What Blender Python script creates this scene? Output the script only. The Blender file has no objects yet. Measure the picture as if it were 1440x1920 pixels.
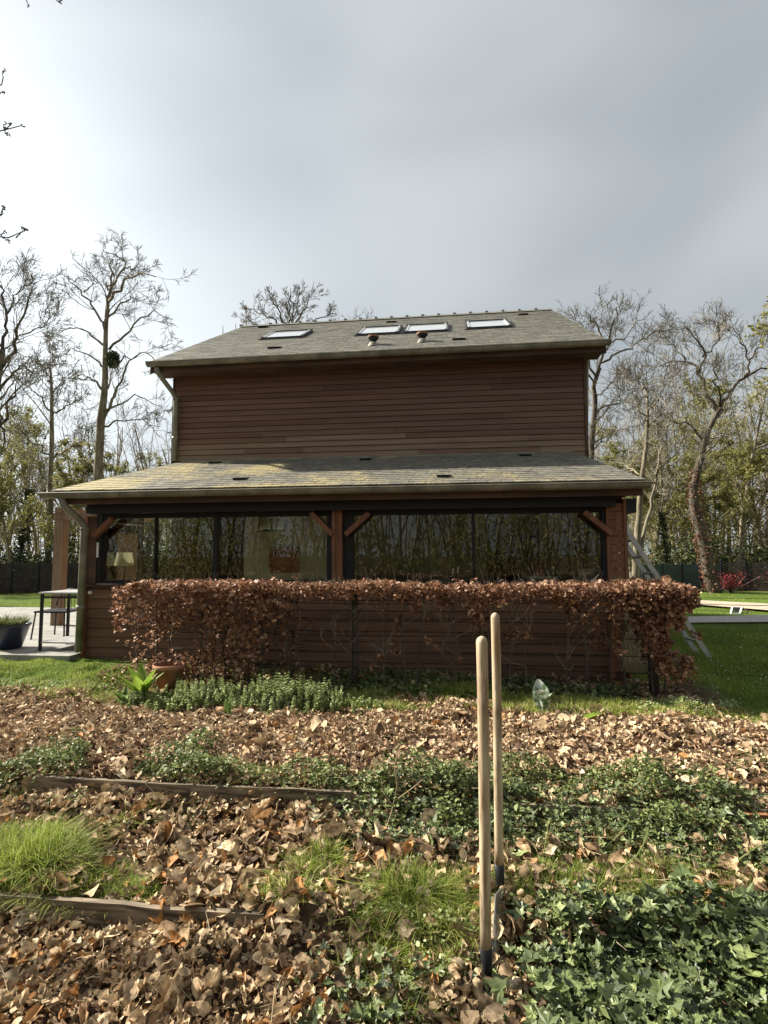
import bpy, math, random
import numpy as np
from mathutils import Matrix, Vector
random.seed(7); rng = np.random.default_rng(11)
R = math.radians
sc = bpy.context.scene
col = sc.collection

# ---------------------------------------------------------------- camera
FPX, PITCH, YAW, ROLL, CAMZ = 1009.4, R(4.42), R(-6.638), R(-.247), 1.5
fw = np.array([math.sin(YAW)*math.cos(PITCH), math.cos(YAW)*math.cos(PITCH), math.sin(PITCH)])
_r0 = np.array([math.cos(YAW), -math.sin(YAW), 0]); _u0 = np.cross(_r0, fw)
rt = math.cos(ROLL)*_r0 + math.sin(ROLL)*_u0
up = -math.sin(ROLL)*_r0 + math.cos(ROLL)*_u0
camo = bpy.data.objects.new('camera', bpy.data.cameras.new('camera')); col.objects.link(camo)
camo.matrix_world = Matrix(((rt[0], up[0], -fw[0], 0), (rt[1], up[1], -fw[1], 0), (rt[2], up[2], -fw[2], CAMZ), (0, 0, 0, 1)))
camo.data.sensor_fit = 'HORIZONTAL'; camo.data.sensor_width = 36; camo.data.lens = FPX/1440*36
camo.data.clip_end = 3000; camo.data.clip_start = .05
sc.camera = camo
CAM = np.array([0, 0, CAMZ])
def ray(px, py):
    return fw + rt*(px-720)/FPX + up*(960-py)/FPX
def at(px, py, d):                 # point at forward depth d
    return CAM + ray(px, py)*d
def aty(px, py, y):                # point on the vertical plane y
    q = ray(px, py); return CAM + q*(y/q[1])
def atz(px, py, z=0.):
    q = ray(px, py); return CAM + q*((z-CAMZ)/q[2])
def atplane(px, py, p0, n):
    q = ray(px, py); return CAM + q*(np.dot(np.array(p0)-CAM, n)/np.dot(q, n))

# ---------------------------------------------------------------- light
SUN = np.array([-1.40, .27, 1.0]); SUN = SUN/np.linalg.norm(SUN)
elev = math.asin(SUN[2]); azim = math.atan2(SUN[0], SUN[1])
w = bpy.data.worlds.new('World'); sc.world = w; w.use_nodes = True
nt = w.node_tree; nt.nodes.clear(); N = nt.nodes.new; L = nt.links.new
out = N('ShaderNodeOutputWorld'); bg = N('ShaderNodeBackground'); bg.inputs[1].default_value = .1
L(bg.outputs[0], out.inputs[0])
sky = N('ShaderNodeTexSky'); sky.sky_type = 'NISHITA'; sky.sun_disc = False
sky.sun_elevation = elev; sky.sun_rotation = azim; sky.dust_density = 2.5; sky.air_density = 1.2
tc = N('ShaderNodeTexCoord')
def mth(op, a, b=None, c=None, clamp=False):
    m = N('ShaderNodeMath'); m.operation = op; m.use_clamp = clamp
    for i, v in enumerate((a, b, c)):
        if v is None: continue
        if isinstance(v, (int, float)): m.inputs[i].default_value = v
        else: L(v, m.inputs[i])
    return m.outputs[0]
vd = N('ShaderNodeVectorMath'); vd.operation = 'DOT_PRODUCT'
L(tc.outputs['Generated'], vd.inputs[0]); GL = np.array([-.80, .50, .36]); GL /= np.linalg.norm(GL); vd.inputs[1].default_value = tuple(GL)
dot = mth('MAXIMUM', vd.outputs['Value'], 0.)
glow = mth('POWER', dot, 5.); glow2 = mth('POWER', dot, 40.)
mp = N('ShaderNodeMapping'); mp.inputs['Scale'].default_value = (1.0, 1.0, 2.2); mp.inputs['Location'].default_value = (1.3, .4, .9)
L(tc.outputs['Generated'], mp.inputs[0])
nz = N('ShaderNodeTexNoise'); nz.inputs['Scale'].default_value = 1.7; nz.inputs['Detail'].default_value = 2.2; nz.inputs['Roughness'].default_value = .45
nz.inputs['Distortion'].default_value = .3; L(mp.outputs[0], nz.inputs[0])
cr = N('ShaderNodeValToRGB'); cr.color_ramp.interpolation = 'EASE'
e = cr.color_ramp.elements; e[0].position = .30; e[0].color = (.375, .41, .435, 1); e[1].position = .70; e[1].color = (.54, .575, .58, 1)
L(nz.outputs[0], cr.inputs[0])
gsum = mth('ADD', mth('MULTIPLY_ADD', glow, 1.15, .92), mth('MULTIPLY', glow2, 1.2))
cl = N('ShaderNodeVectorMath'); cl.operation = 'SCALE'; L(cr.outputs[0], cl.inputs[0]); L(mth('MULTIPLY', gsum, 4.75), cl.inputs['Scale'])
mx = N('ShaderNodeMix'); mx.data_type = 'RGBA'; mx.inputs[0].default_value = .93
L(sky.outputs[0], mx.inputs[6]); L(cl.outputs[0], mx.inputs[7]); L(mx.outputs[2], bg.inputs[0])
sl = bpy.data.lights.new('sun', 'SUN'); sl.energy = 5.0; sl.angle = R(.8); sl.color = (1, .93, .80)
so = bpy.data.objects.new('sun', sl); col.objects.link(so)
so.rotation_mode = 'QUATERNION'; so.rotation_quaternion = Vector(SUN).to_track_quat('Z', 'Y'); so.location = (-20, 7, 20)
sc.view_settings.view_transform = 'Standard'; sc.view_settings.look = 'None'
sc.view_settings.exposure = 1.32; sc.view_settings.gamma = 1

# ---------------------------------------------------------------- materials
def mat(name, c1, c2=None, scale=8., rough=.8, bump=0., bscale=None, rnd=None, spec=.3, metal=0., stretch=(1, 1, 1), transl=0., detail=6., c3=None, lo=.35, hi=.65, coord='Object'):
    """noise-mixed principled; rnd = list of colours picked by the 'rnd' attribute and multiplied by the noise"""
    m = bpy.data.materials.new(name); m.use_nodes = True; t = m.node_tree; n = t.nodes; l = t.links.new
    b = n['Principled BSDF']; b.inputs['Roughness'].default_value = rough; b.inputs['Specular IOR Level'].default_value = spec; b.inputs['Metallic'].default_value = metal
    c = n.new('ShaderNodeTexCoord'); mpn = n.new('ShaderNodeMapping'); mpn.inputs['Scale'].default_value = stretch; l(c.outputs[coord], mpn.inputs[0])
    z = n.new('ShaderNodeTexNoise'); z.inputs['Scale'].default_value = scale; z.inputs['Detail'].default_value = detail; l(mpn.outputs[0], z.inputs[0])
    r = n.new('ShaderNodeValToRGB'); el = r.color_ramp.elements; el[0].position = lo; el[1].position = hi; l(z.outputs[0], r.inputs[0])
    el[0].color = (*c1, 1); el[1].color = (*(c2 or c1), 1)
    if c3: q = el.new((lo+hi)/2); q.color = (*c3, 1)
    base = r.outputs[0]
    if rnd:
        a = n.new('ShaderNodeAttribute'); a.attribute_name = 'rnd'
        rr = n.new('ShaderNodeValToRGB'); rr.color_ramp.interpolation = 'LINEAR'; l(a.outputs['Fac'], rr.inputs[0])
        ee = rr.color_ramp.elements; k = len(rnd); ee[0].position = 0; ee[0].color = (*rnd[0], 1); ee[1].position = 1; ee[1].color = (*rnd[-1], 1)
        for i in range(1, k-1): q = ee.new(i/(k-1)); q.color = (*rnd[i], 1)
        mm = n.new('ShaderNodeMix'); mm.data_type = 'RGBA'; mm.blend_type = 'MULTIPLY'; mm.inputs[0].default_value = 1
        l(base, mm.inputs[6]); l(rr.outputs[0], mm.inputs[7]); base = mm.outputs[2]
    l(base, b.inputs['Base Color'])
    if bump:
        z2 = z
        if bscale:
            z2 = n.new('ShaderNodeTexNoise'); z2.inputs['Scale'].default_value = bscale; z2.inputs['Detail'].default_value = 5; l(mpn.outputs[0], z2.inputs[0])
        bb = n.new('ShaderNodeBump'); bb.inputs['Strength'].default_value = bump; bb.inputs['Distance'].default_value = .02; l(z2.outputs[0], bb.inputs['Height']); l(bb.outputs[0], b.inputs['Normal'])
    if transl:
        o = n['Material Output']; ts = n.new('ShaderNodeBsdfTranslucent'); l(base, ts.inputs[0]); ms = n.new('ShaderNodeMixShader'); ms.inputs[0].default_value = transl
        l(b.outputs[0], ms.inputs[1]); l(ts.outputs[0], ms.inputs[2]); l(ms.outputs[0], o.inputs[0])
    return m
W1 = (1, 1, 1)
M = {}
M['litter'] = mat('dry_leaf', (.44, .40, .33), (1.24, 1.20, 1.10), scale=38, rough=.75, transl=.18, spec=.25,
    rnd=[(.11, .072, .048), (.28, .195, .125), (.49, .375, .25), (.36, .24, .15), (.62, .51, .35), (.53, .42, .285), (.22, .145, .095), (.72, .63, .47), (.42, .22, .09)])
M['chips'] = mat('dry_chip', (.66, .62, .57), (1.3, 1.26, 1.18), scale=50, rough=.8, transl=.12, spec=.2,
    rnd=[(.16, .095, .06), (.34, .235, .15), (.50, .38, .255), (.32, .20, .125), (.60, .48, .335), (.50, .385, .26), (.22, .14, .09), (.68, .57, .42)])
M['hedge'] = mat('beech_leaf', (.65, .6, .58), (1.1, 1.05, 1.0), scale=50, rough=.55, transl=.25, spec=.4,
    rnd=[(.13, .066, .044), (.25, .125, .078), (.38, .215, .135), (.54, .35, .225), (.20, .10, .062), (.64, .48, .34)])
M['grass'] = mat('grass_blade', (.8, .8, .8), (1.15, 1.15, 1.1), scale=3, rough=.55, transl=.4, spec=.3,
    rnd=[(.09, .14, .02), (.17, .235, .035), (.27, .335, .055), (.35, .40, .09), (.48, .44, .22), (.18, .25, .04)])
M['lawn_grass'] = mat('lawn_blade', (.85, .9, .85), (1.15, 1.15, 1.1), scale=1.2, rough=.6, transl=.35, spec=.25,
    rnd=[(.08, .12, .02), (.15, .20, .03), (.22, .275, .045), (.33, .34, .10), (.16, .21, .035)])
M['ivy'] = mat('ivy_leaf', (.7, .75, .65), (1.25, 1.25, 1.2), scale=55, rough=.52, transl=.12, spec=.55,
    rnd=[(.030, .042, .016), (.064, .086, .030), (.115, .148, .052), (.22, .255, .10), (.048, .066, .026), (.14, .175, .065)])
M['cover'] = mat('small_leaf', (.8, .85, .8), (1.15, 1.15, 1.1), scale=20, rough=.5, transl=.25, spec=.4,
    rnd=[(.055, .075, .026), (.105, .135, .042), (.17, .205, .065), (.26, .28, .11), (.08, .105, .036)])
M['nettle'] = mat('nettle_leaf', (.85, .88, .85), (1.1, 1.1, 1.1), scale=30, rough=.6, transl=.3,
    rnd=[(.15, .19, .06), (.26, .31, .11), (.36, .41, .18), (.48, .51, .30)])
M['bigleaf'] = mat('broad_leaf', (.15, .24, .03), (.24, .34, .05), scale=14, rough=.5, transl=.45)
M['dockleaf'] = mat('dock_leaf', (.08, .15, .03), (.14, .22, .05), scale=14, rough=.5, transl=.3)
M['silver'] = mat('mottled_leaf', (.10, .18, .06), (.48, .52, .46), scale=22, rough=.6, transl=.3, lo=.42, hi=.55)
M['stem'] = mat('dry_stem', (.22, .17, .10), (.38, .31, .20), scale=30, rough=.8)
M['greenstem'] = mat('green_stem', (.16, .21, .07), (.26, .30, .11), scale=20, rough=.6, transl=.2)
M['bark'] = mat('bark', (.045, .038, .030), (.115, .098, .076), scale=9, rough=.95, bump=.8, stretch=(1, 1, .25), bscale=22)
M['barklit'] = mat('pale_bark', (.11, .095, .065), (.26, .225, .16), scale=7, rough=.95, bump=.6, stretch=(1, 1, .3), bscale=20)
M['twig'] = mat('twig_bark', (.14, .125, .10), (.25, .22, .17), scale=6, rough=.9)  # twig and far twig tones lightened in place of haze and sky glare
M['fartwig'] = mat('far_twig_bark', (.17, .145, .10), (.28, .245, .17), scale=4, rough=.9)
M['fresh'] = mat('fresh_leaf', (.8, .8, .8), (1.15, 1.15, 1.1), scale=.6, rough=.6, transl=.4,
    rnd=[(.14, .15, .05), (.22, .22, .07), (.30, .29, .10), (.38, .34, .14)])
M['ever'] = mat('evergreen_leaf', (.7, .75, .7), (1.2, 1.2, 1.1), scale=.8, rough=.45, transl=.1,
    rnd=[(.022, .038, .018), (.035, .055, .022), (.055, .08, .03), (.08, .10, .035)])
M['redleaf'] = mat('red_leaf', (.20, .02, .03), (.35, .05, .06), scale=4, rough=.6, transl=.3)
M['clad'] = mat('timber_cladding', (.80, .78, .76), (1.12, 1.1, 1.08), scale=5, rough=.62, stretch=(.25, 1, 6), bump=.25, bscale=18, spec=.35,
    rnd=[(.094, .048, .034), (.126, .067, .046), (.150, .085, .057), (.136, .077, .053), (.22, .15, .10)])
M['cladlow'] = mat('timber_cladding_low', (.80, .78, .76), (1.15, 1.1, 1.05), scale=5, rough=.65, stretch=(.25, 1, 6), bump=.25, bscale=18,
    rnd=[(.115, .062, .040), (.150, .084, .054), (.185, .108, .070), (.13, .070, .046)])
M['timber'] = mat('red_timber', (.15, .068, .038), (.24, .105, .058), scale=6, rough=.6, stretch=(4, 4, .6), bump=.2)
M['postwood'] = mat('pergola_wood', (.15, .10, .06), (.23, .155, .095), scale=6, rough=.8, stretch=(4, 4, .5), bump=.3)
M['fascia'] = mat('fascia_wood', (.055, .034, .025), (.105, .062, .042), scale=3, rough=.75, stretch=(.6, 3, 3), bump=.2)
M['zinc'] = mat('zinc', (.15, .15, .12), (.26, .255, .205), scale=5, rough=.55, metal=.25, stretch=(1, 1, 1), bump=.05)
M['black'] = mat('black_metal', (.010, .011, .014), (.016, .017, .020), scale=12, rough=.45)
M['slate'] = mat('slate', (.72, .72, .70), (1.15, 1.15, 1.1), scale=14, rough=.6, bump=.35, spec=.4,
    rnd=[(.135, .13, .115), (.18, .17, .145), (.15, .15, .14), (.22, .205, .165), (.165, .155, .13), (.19, .17, .15)])
M['white'] = mat('white_paint', (.68, .68, .66), (.78, .78, .76), scale=8, rough=.5)
M['plaster'] = mat('plaster', (.60, .58, .48), (.74, .71, .60), scale=3, rough=.9)
M['interior'] = mat('interior_wall', (.16, .15, .12), (.22, .20, .16), scale=3, rough=.9)
M['redpanel'] = mat('red_panel', (.26, .05, .035), (.36, .085, .06), scale=6, rough=.7)
M['terracotta'] = mat('terracotta', (.26, .115, .065), (.36, .18, .11), scale=12, rough=.85, bump=.15)
M['bluepot'] = mat('blue_glaze', (.012, .016, .040), (.022, .028, .062), scale=6, rough=.3, spec=.6)
M['slab'] = mat('terrace_stone', (.20, .195, .18), (.30, .29, .27), scale=4, rough=.8, bump=.15)
M['handle'] = mat('ash_handle', (.26, .165, .09), (.60, .49, .34), scale=5, rough=.55, stretch=(9, 9, .5), bump=.08, spec=.4)
M['steel'] = mat('scuffed_steel', (.30, .30, .29), (.62, .62, .60), scale=30, rough=.4, metal=.8)
M['alu'] = mat('aluminium', (.42, .42, .41), (.55, .55, .54), scale=10, rough=.4, metal=.5)
M['plank'] = mat('old_plank', (.06, .046, .032), (.27, .215, .15), scale=8, rough=.85, stretch=(.6, 5, 5), bump=.4)
M['rustplank'] = mat('reddish_plank', (.22, .09, .04), (.34, .15, .07), scale=8, rough=.85, stretch=(.6, 5, 5), bump=.4)
M['palewood'] = mat('weathered_board', (.22, .19, .11), (.38, .33, .20), scale=7, rough=.85, stretch=(5, 5, .6), bump=.3)
M['greenfence'] = mat('green_panel', (.035, .06, .055), (.05, .08, .072), scale=3, rough=.6)
M['darkfence'] = mat('dark_panel', (.035, .028, .024), (.06, .048, .04), scale=5, rough=.8)
M['gravel'] = mat('gravel', (.22, .20, .185), (.52, .49, .46), scale=38, rough=.95, bump=.6)
M['sand'] = mat('sandy_drive', (.36, .29, .21), (.50, .42, .32), scale=5, rough=.95, bump=.3)
M['shade'] = mat('lamp_fabric', (.50, .47, .38), (.60, .56, .46), scale=9, rough=.9, transl=.4)
M['wire'] = mat('black_wire', (.015, .013, .012), (.03, .027, .024), scale=9, rough=.7)
M['soilmat'] = mat('soil', (.045, .030, .020), (.11, .075, .05), scale=14, rough=1)

def grime():
    m = M['handle']; t = m.node_tree; n = t.nodes; l = t.links.new; b = n['Principled BSDF']; old = b.inputs['Base Color'].links[0].from_socket
    c = n.new('ShaderNodeTexCoord'); mp_ = n.new('ShaderNodeMapping'); mp_.inputs['Scale'].default_value = (1, 1, .35); l(c.outputs['Object'], mp_.inputs[0])
    z = n.new('ShaderNodeTexNoise'); z.inputs['Scale'].default_value = 16; z.inputs['Detail'].default_value = 7; z.inputs['Roughness'].default_value = .7; l(mp_.outputs[0], z.inputs[0])
    r = n.new('ShaderNodeValToRGB'); r.color_ramp.elements[0].position = .50; r.color_ramp.elements[1].position = .74; l(z.outputs[0], r.inputs[0])
    mm = n.new('ShaderNodeMix'); mm.data_type = 'RGBA'; l(r.outputs[0], mm.inputs[0]); l(old, mm.inputs[6]); mm.inputs[7].default_value = (.13, .09, .055, 1); l(mm.outputs[2], b.inputs['Base Color'])
grime()
def glass_mat(name, tint, ior=1.5, boost=1.0, rough=0.):
    m = bpy.data.materials.new(name); m.use_nodes = True; t = m.node_tree; n = t.nodes; l = t.links.new; n.clear()
    o = n.new('ShaderNodeOutputMaterial'); tr = n.new('ShaderNodeBsdfTransparent'); tr.inputs[0].default_value = (*tint, 1)
    g = n.new('ShaderNodeBsdfGlossy'); g.inputs['Roughness'].default_value = rough; fr = n.new('ShaderNodeFresnel'); fr.inputs[0].default_value = ior
    mm = n.new('ShaderNodeMath'); mm.operation = 'MULTIPLY'; mm.use_clamp = True; mm.inputs[1].default_value = boost; l(fr.outputs[0], mm.inputs[0])
    c = n.new('ShaderNodeTexCoord'); z = n.new('ShaderNodeTexNoise'); z.inputs['Scale'].default_value = 1.3; l(c.outputs['Object'], z.inputs[0])
    bb = n.new('ShaderNodeBump'); bb.inputs['Strength'].default_value = .06; bb.inputs['Distance'].default_value = .02; l(z.outputs[0], bb.inputs['Height']); l(bb.outputs[0], g.inputs['Normal'])
    s = n.new('ShaderNodeMixShader'); l(mm.outputs[0], s.inputs[0]); l(tr.outputs[0], s.inputs[1]); l(g.outputs[0], s.inputs[2]); l(s.outputs[0], o.inputs[0])
    return m
M['glass'] = glass_mat('window_glass', (.86, .87, .80), 1.5, 1.7)
M['skyglass'] = mat('skylight_glass', (.74, .76, .77), (.80, .82, .83), scale=2, rough=.12, spec=1.0, metal=.5)

def slate_lichen():
    m = M['slate'].copy(); m.name = 'lichen_slate'; t = m.node_tree; n = t.nodes; l = t.links.new; b = n['Principled BSDF']
    old = b.inputs['Base Color'].links[0].from_socket
    c = n.new('ShaderNodeTexCoord'); z = n.new('ShaderNodeTexNoise'); z.inputs['Scale'].default_value = 1.15; z.inputs['Detail'].default_value = 3; l(c.outputs['Object'], z.inputs[0])
    z2 = n.new('ShaderNodeTexNoise'); z2.inputs['Scale'].default_value = 30; z2.inputs['Detail'].default_value = 4; l(c.outputs['Object'], z2.inputs[0])
    a = n.new('ShaderNodeMath'); a.operation = 'MULTIPLY_ADD'; a.inputs[1].default_value = .60; l(z2.outputs[0], a.inputs[0]); l(z.outputs[0], a.inputs[2]); sx = n.new('ShaderNodeSeparateXYZ'); l(c.outputs['Object'], sx.inputs[0]); a0 = a; a = n.new('ShaderNodeMath'); a.operation = 'MULTIPLY_ADD'; a.inputs[1].default_value = -.028; l(sx.outputs[0], a.inputs[0]); l(a0.outputs[0], a.inputs[2])
    r = n.new('ShaderNodeValToRGB'); r.color_ramp.elements[0].position = .88; r.color_ramp.elements[1].position = 1.0; r.color_ramp.elements[1].color = (.8, .8, .8, 1); l(a.outputs[0], r.inputs[0])
    mm = n.new('ShaderNodeMix'); mm.data_type = 'RGBA'; l(r.outputs[0], mm.inputs[0]); l(old, mm.inputs[6]); mm.inputs[7].default_value = (.40, .33, .16, 1)
    l(mm.outputs[2], b.inputs['Base Color']); return m
M['lichen'] = slate_lichen()

def ground_mat():
    m = bpy.data.materials.new('ground_soil_and_turf'); m.use_nodes = True; t = m.node_tree; n = t.nodes; l = t.links.new; b = n['Principled BSDF']; b.inputs['Roughness'].default_value = 1
    b.inputs['Specular IOR Level'].default_value = .1
    a = n.new('ShaderNodeAttribute'); a.attribute_name = 'rnd'
    c = n.new('ShaderNodeTexCoord')
    z = n.new('ShaderNodeTexNoise'); z.inputs['Scale'].default_value = 16; z.inputs['Detail'].default_value = 8; l(c.outputs['Object'], z.inputs[0])
    z2 = n.new('ShaderNodeTexNoise'); z2.inputs['Scale'].default_value = .7; z2.inputs['Detail'].default_value = 8; l(c.outputs['Object'], z2.inputs[0])
    s = n.new('ShaderNodeValToRGB'); s.color_ramp.elements[0].color = (.035, .022, .014, 1); s.color_ramp.elements[1].color = (.13, .085, .055, 1); s.color_ramp.elements[0].position = .3; s.color_ramp.elements[1].position = .7; l(z.outputs[0], s.inputs[0])
    g = n.new('ShaderNodeValToRGB'); g.color_ramp.elements[0].color = (.05, .085, .014, 1); g.color_ramp.elements[1].color = (.10, .15, .028, 1); g.color_ramp.elements[0].position = .35; g.color_ramp.elements[1].position = .65; l(z2.outputs[0], g.inputs[0])
    mm = n.new('ShaderNodeMix'); mm.data_type = 'RGBA'; l(a.outputs['Fac'], mm.inputs[0]); l(s.outputs[0], mm.inputs[6]); l(g.outputs[0], mm.inputs[7]); l(mm.outputs[2], b.inputs['Base Color'])
    bb = n.new('ShaderNodeBump'); bb.inputs['Strength'].default_value = .9; bb.inputs['Distance'].default_value = .04; l(z.outputs[0], bb.inputs['Height']); l(bb.outputs[0], b.inputs['Normal'])
    return m
M['ground'] = ground_mat()

# ---------------------------------------------------------------- mesh helpers
class MB:
    def __init__(s): s.v = []; s.r = []; s.f = []; s.n = 0
    def add(s, v, faces, rnd=.5):
        v = np.asarray(v, float).reshape(-1, 3)
        s.v.append(v); s.r.append(np.broadcast_to(np.asarray(rnd, float), (len(v),)) if np.ndim(rnd) < 2 else rnd)
        for f in (faces if isinstance(faces, list) else [faces]): s.f.append(np.asarray(f, int)+s.n)
        s.n += len(v)
    def box(s, lo, hi, rnd=.5, mtx=None):
        x0, y0, z0 = lo; x1, y1, z1 = hi
        v = np.array([(x0,y0,z0),(x1,y0,z0),(x1,y1,z0),(x0,y1,z0),(x0,y0,z1),(x1,y0,z1),(x1,y1,z1),(x0,y1,z1)], float)
        if mtx is not None: v = v@np.array(mtx[0]).T + np.array(mtx[1])
        s.add(v, np.array([(0,3,2,1),(4,5,6,7),(0,1,5,4),(1,2,6,5),(2,3,7,6),(3,0,4,7)]), rnd)
    def bar(s, a, b, wd, th, rnd=.5, upv=(0, 0, 1)):      # box bar from a to b, th along upv-ish
        a = np.array(a, float); b = np.array(b, float); t = b-a; ln = np.linalg.norm(t); t /= ln
        sd = np.cross(t, upv); sd /= np.linalg.norm(sd); u = np.cross(sd, t)
        s.box((0, -wd/2, -th/2), (ln, wd/2, th/2), rnd, (np.stack([t, sd, u], 1), a))
    def tubes(s, P, Rr, k=5, rnd=.5):
        P = np.asarray(P, float); Rr = np.asarray(Rr, float)
        if P.ndim == 2: P = P[None]; Rr = Rr[None]
        T, n, _ = P.shape
        tg = np.gradient(P, axis=1); tg /= np.linalg.norm(tg, axis=2, keepdims=True)+1e-9
        ref = np.where(np.abs(tg.mean(1)[:, 2:3]) > .8, np.array([[1., .1, 0]]), np.array([[.02, .03, 1.]]))[:, None, :]
        a = np.cross(tg, ref); a /= np.linalg.norm(a, axis=2, keepdims=True)+1e-9; b = np.cross(tg, a)
        th = np.arange(k)*2*math.pi/k
        V = P[:, :, None, :] + Rr[:, :, None, None]*(np.cos(th)[None, None, :, None]*a[:, :, None, :]+np.sin(th)[None, None, :, None]*b[:, :, None, :])
        i = np.arange(n-1)[:, None]*k; j = np.arange(k)[None]; j2 = (j+1) % k
        q = np.stack([i+j, i+j2, i+k+j2, i+k+j], -1).reshape(-1, 4)
        F = (q[None]+(np.arange(T)*n*k)[:, None, None]).reshape(-1, 4)
        fs = [F]
        caps = np.arange(k)[None]+(np.arange(T)*n*k)[:, None]; fs += [caps[:, ::-1], caps+(n-1)*k]
        rr = rnd if np.ndim(rnd) == 0 else np.repeat(rnd, n*k)
        s.add(V.reshape(-1, 3), fs, rr)
    def lathe(s, prof, c, k=24, rnd=.5):
        prof = np.array(prof, float); th = np.arange(k)*2*math.pi/k; n = len(prof)
        V = np.stack([c[0]+prof[:, 0:1]*np.cos(th), c[1]+prof[:, 0:1]*np.sin(th), c[2]+prof[:, 1:2]+0*th], -1)
        i = np.arange(n-1)[:, None]*k; j = np.arange(k)[None]; j2 = (j+1) % k
        s.add(V.reshape(-1, 3), [np.stack([i+j, i+j2, i+k+j2, i+k+j], -1).reshape(-1, 4)], rnd)
    def inst(s, tv, tf, Rm, pos, sc_, rnd):    # many copies of a template (V,3), rotations (N,3,3)
        tv = np.asarray(tv, float); n = len(pos)
        if tv.ndim == 2: tv = np.broadcast_to(tv, (n,)+tv.shape)
        V = np.einsum('nij,nvj->nvi', Rm, tv*np.asarray(sc_).reshape(n, 1, -1))+np.asarray(pos)[:, None, :]
        m = tv.shape[1]
        F = [(np.asarray(f)[None]+(np.arange(n)*m)[:, None, None]).reshape(-1, np.asarray(f).shape[1]) for f in tf]
        s.add(V.reshape(-1, 3), F, np.repeat(rnd, m))
    def build(s, name, material, parent=None, smooth=False):
        me = bpy.data.meshes.new(name); V = np.concatenate(s.v)
        me.vertices.add(len(V)); me.vertices.foreach_set('co', V.astype(np.float32).ravel())
        nl = sum(f.size for f in s.f); npoly = sum(len(f) for f in s.f)
        me.loops.add(nl); me.loops.foreach_set('vertex_index', np.concatenate([f.ravel() for f in s.f]).astype(np.int32))
        ls = np.concatenate([np.full(len(f), f.shape[1]) for f in s.f]); st = np.concatenate([[0], np.cumsum(ls)[:-1]])
        me.polygons.add(npoly); me.polygons.foreach_set('loop_start', st.astype(np.int32))
        me.polygons.foreach_set('use_smooth', np.full(npoly, bool(smooth)))
        a = me.attributes.new('rnd', 'FLOAT', 'POINT'); a.data.foreach_set('value', np.concatenate(s.r).astype(np.float32))
        me.update(calc_edges=True); me.materials.append(material)
        o = bpy.data.objects.new(name, me); col.objects.link(o)
        if parent: o.parent = parent
        return o
def tag(o, label=None, cat=None, group=None, kind=None):
    if label: o['label'] = label
    if cat: o['category'] = cat
    if group: o['group'] = group
    if kind: o['kind'] = kind
    return o
def empty(name, label, cat, group=None, loc=(0, 0, 0)):
    o = bpy.data.objects.new(name, None); col.objects.link(o); o.location = loc; o.empty_display_size = .2
    return tag(o, label, cat, group)
def rotz_tilt(n, tilt_sd, rg=rng, tmax=1.5):
    """random heading, then tilt of the local z"""
    a = rg.uniform(0, 2*math.pi, n); t = np.clip(rg.normal(0, tilt_sd, n), -tmax, tmax); b = rg.uniform(0, 2*math.pi, n)
    c, s = np.cos(a), np.sin(a); o = np.zeros(n); i = np.ones(n)
    Z = np.stack([np.stack([c, -s, o], -1), np.stack([s, c, o], -1), np.stack([o, o, i], -1)], 1)
    ax = np.stack([np.cos(b), np.sin(b), o], -1); ct, st_ = np.cos(t), np.sin(t)
    K = np.zeros((n, 3, 3)); K[:, 0, 2] = ax[:, 1]; K[:, 1, 2] = -ax[:, 0]; K[:, 2, 0] = -ax[:, 1]; K[:, 2, 1] = ax[:, 0]
    I = np.eye(3)[None]
    T = I + st_[:, None, None]*K + (1-ct)[:, None, None]*(K@K)
    return T@Z
def curled_leaves(n, nu=3, nv=4, rg=rng, curl=1.6, bend=1.2, lobes=0., wid=.32):
    """(n, verts, 3) strips of leaf, unit length along y"""
    v = np.linspace(0, 1, nv+1); u = np.linspace(-1, 1, nu)
    prof = np.sin(np.pi*np.clip(v*.93+.05, 0, 1)**.85); prof = prof/prof.max()
    U, Vv = np.meshgrid(u, v); Wd = np.repeat(prof[:, None], nu, 1)*wid
    if lobes: Wd = Wd*(1+lobes*np.cos(Vv*np.pi*5)*np.abs(U))
    W_ = rg.uniform(.7, 1.35, n)[:, None, None]
    ca = rg.normal(0, curl, n)[:, None, None]; be = rg.normal(0, bend, n)[:, None, None]; tw = rg.normal(0, .5, n)[:, None, None]
    A = U[None]*ca*W_*.5+1e-4; wdt = Wd[None]*W_
    X = wdt*np.sin(A)/(np.abs(ca*W_*.5)+1e-4)*np.sign(ca); Z = wdt*(1-np.cos(A))/(np.abs(ca*W_*.5)+1e-4)*1.3
    ang = be*Vv[None]; Y = np.where(np.abs(be) < 1e-3, Vv[None]+0*ang, np.sin(ang)/(be+1e-6)); Zb = (1-np.cos(ang))/(be+1e-6)
    X2 = X*np.cos(tw*Vv)-Z*np.sin(tw*Vv); Z2 = X*np.sin(tw*Vv)+Z*np.cos(tw*Vv)
    P = np.stack([X2, Y-.5*Y[:, -1:, :], Z2+Zb], -1)+rg.normal(0, .022, (n, nv+1, nu, 3))
    P = P.reshape(n, -1, 3); P[:, :, 2] -= P[:, :, 2].mean(1, keepdims=True)
    i = np.arange(nv)[:, None]*nu; j = np.arange(nu-1)[None]
    F = np.stack([i+j, i+j+1, i+nu+j+1, i+nu+j], -1).reshape(-1, 4)
    return P, [F]
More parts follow.
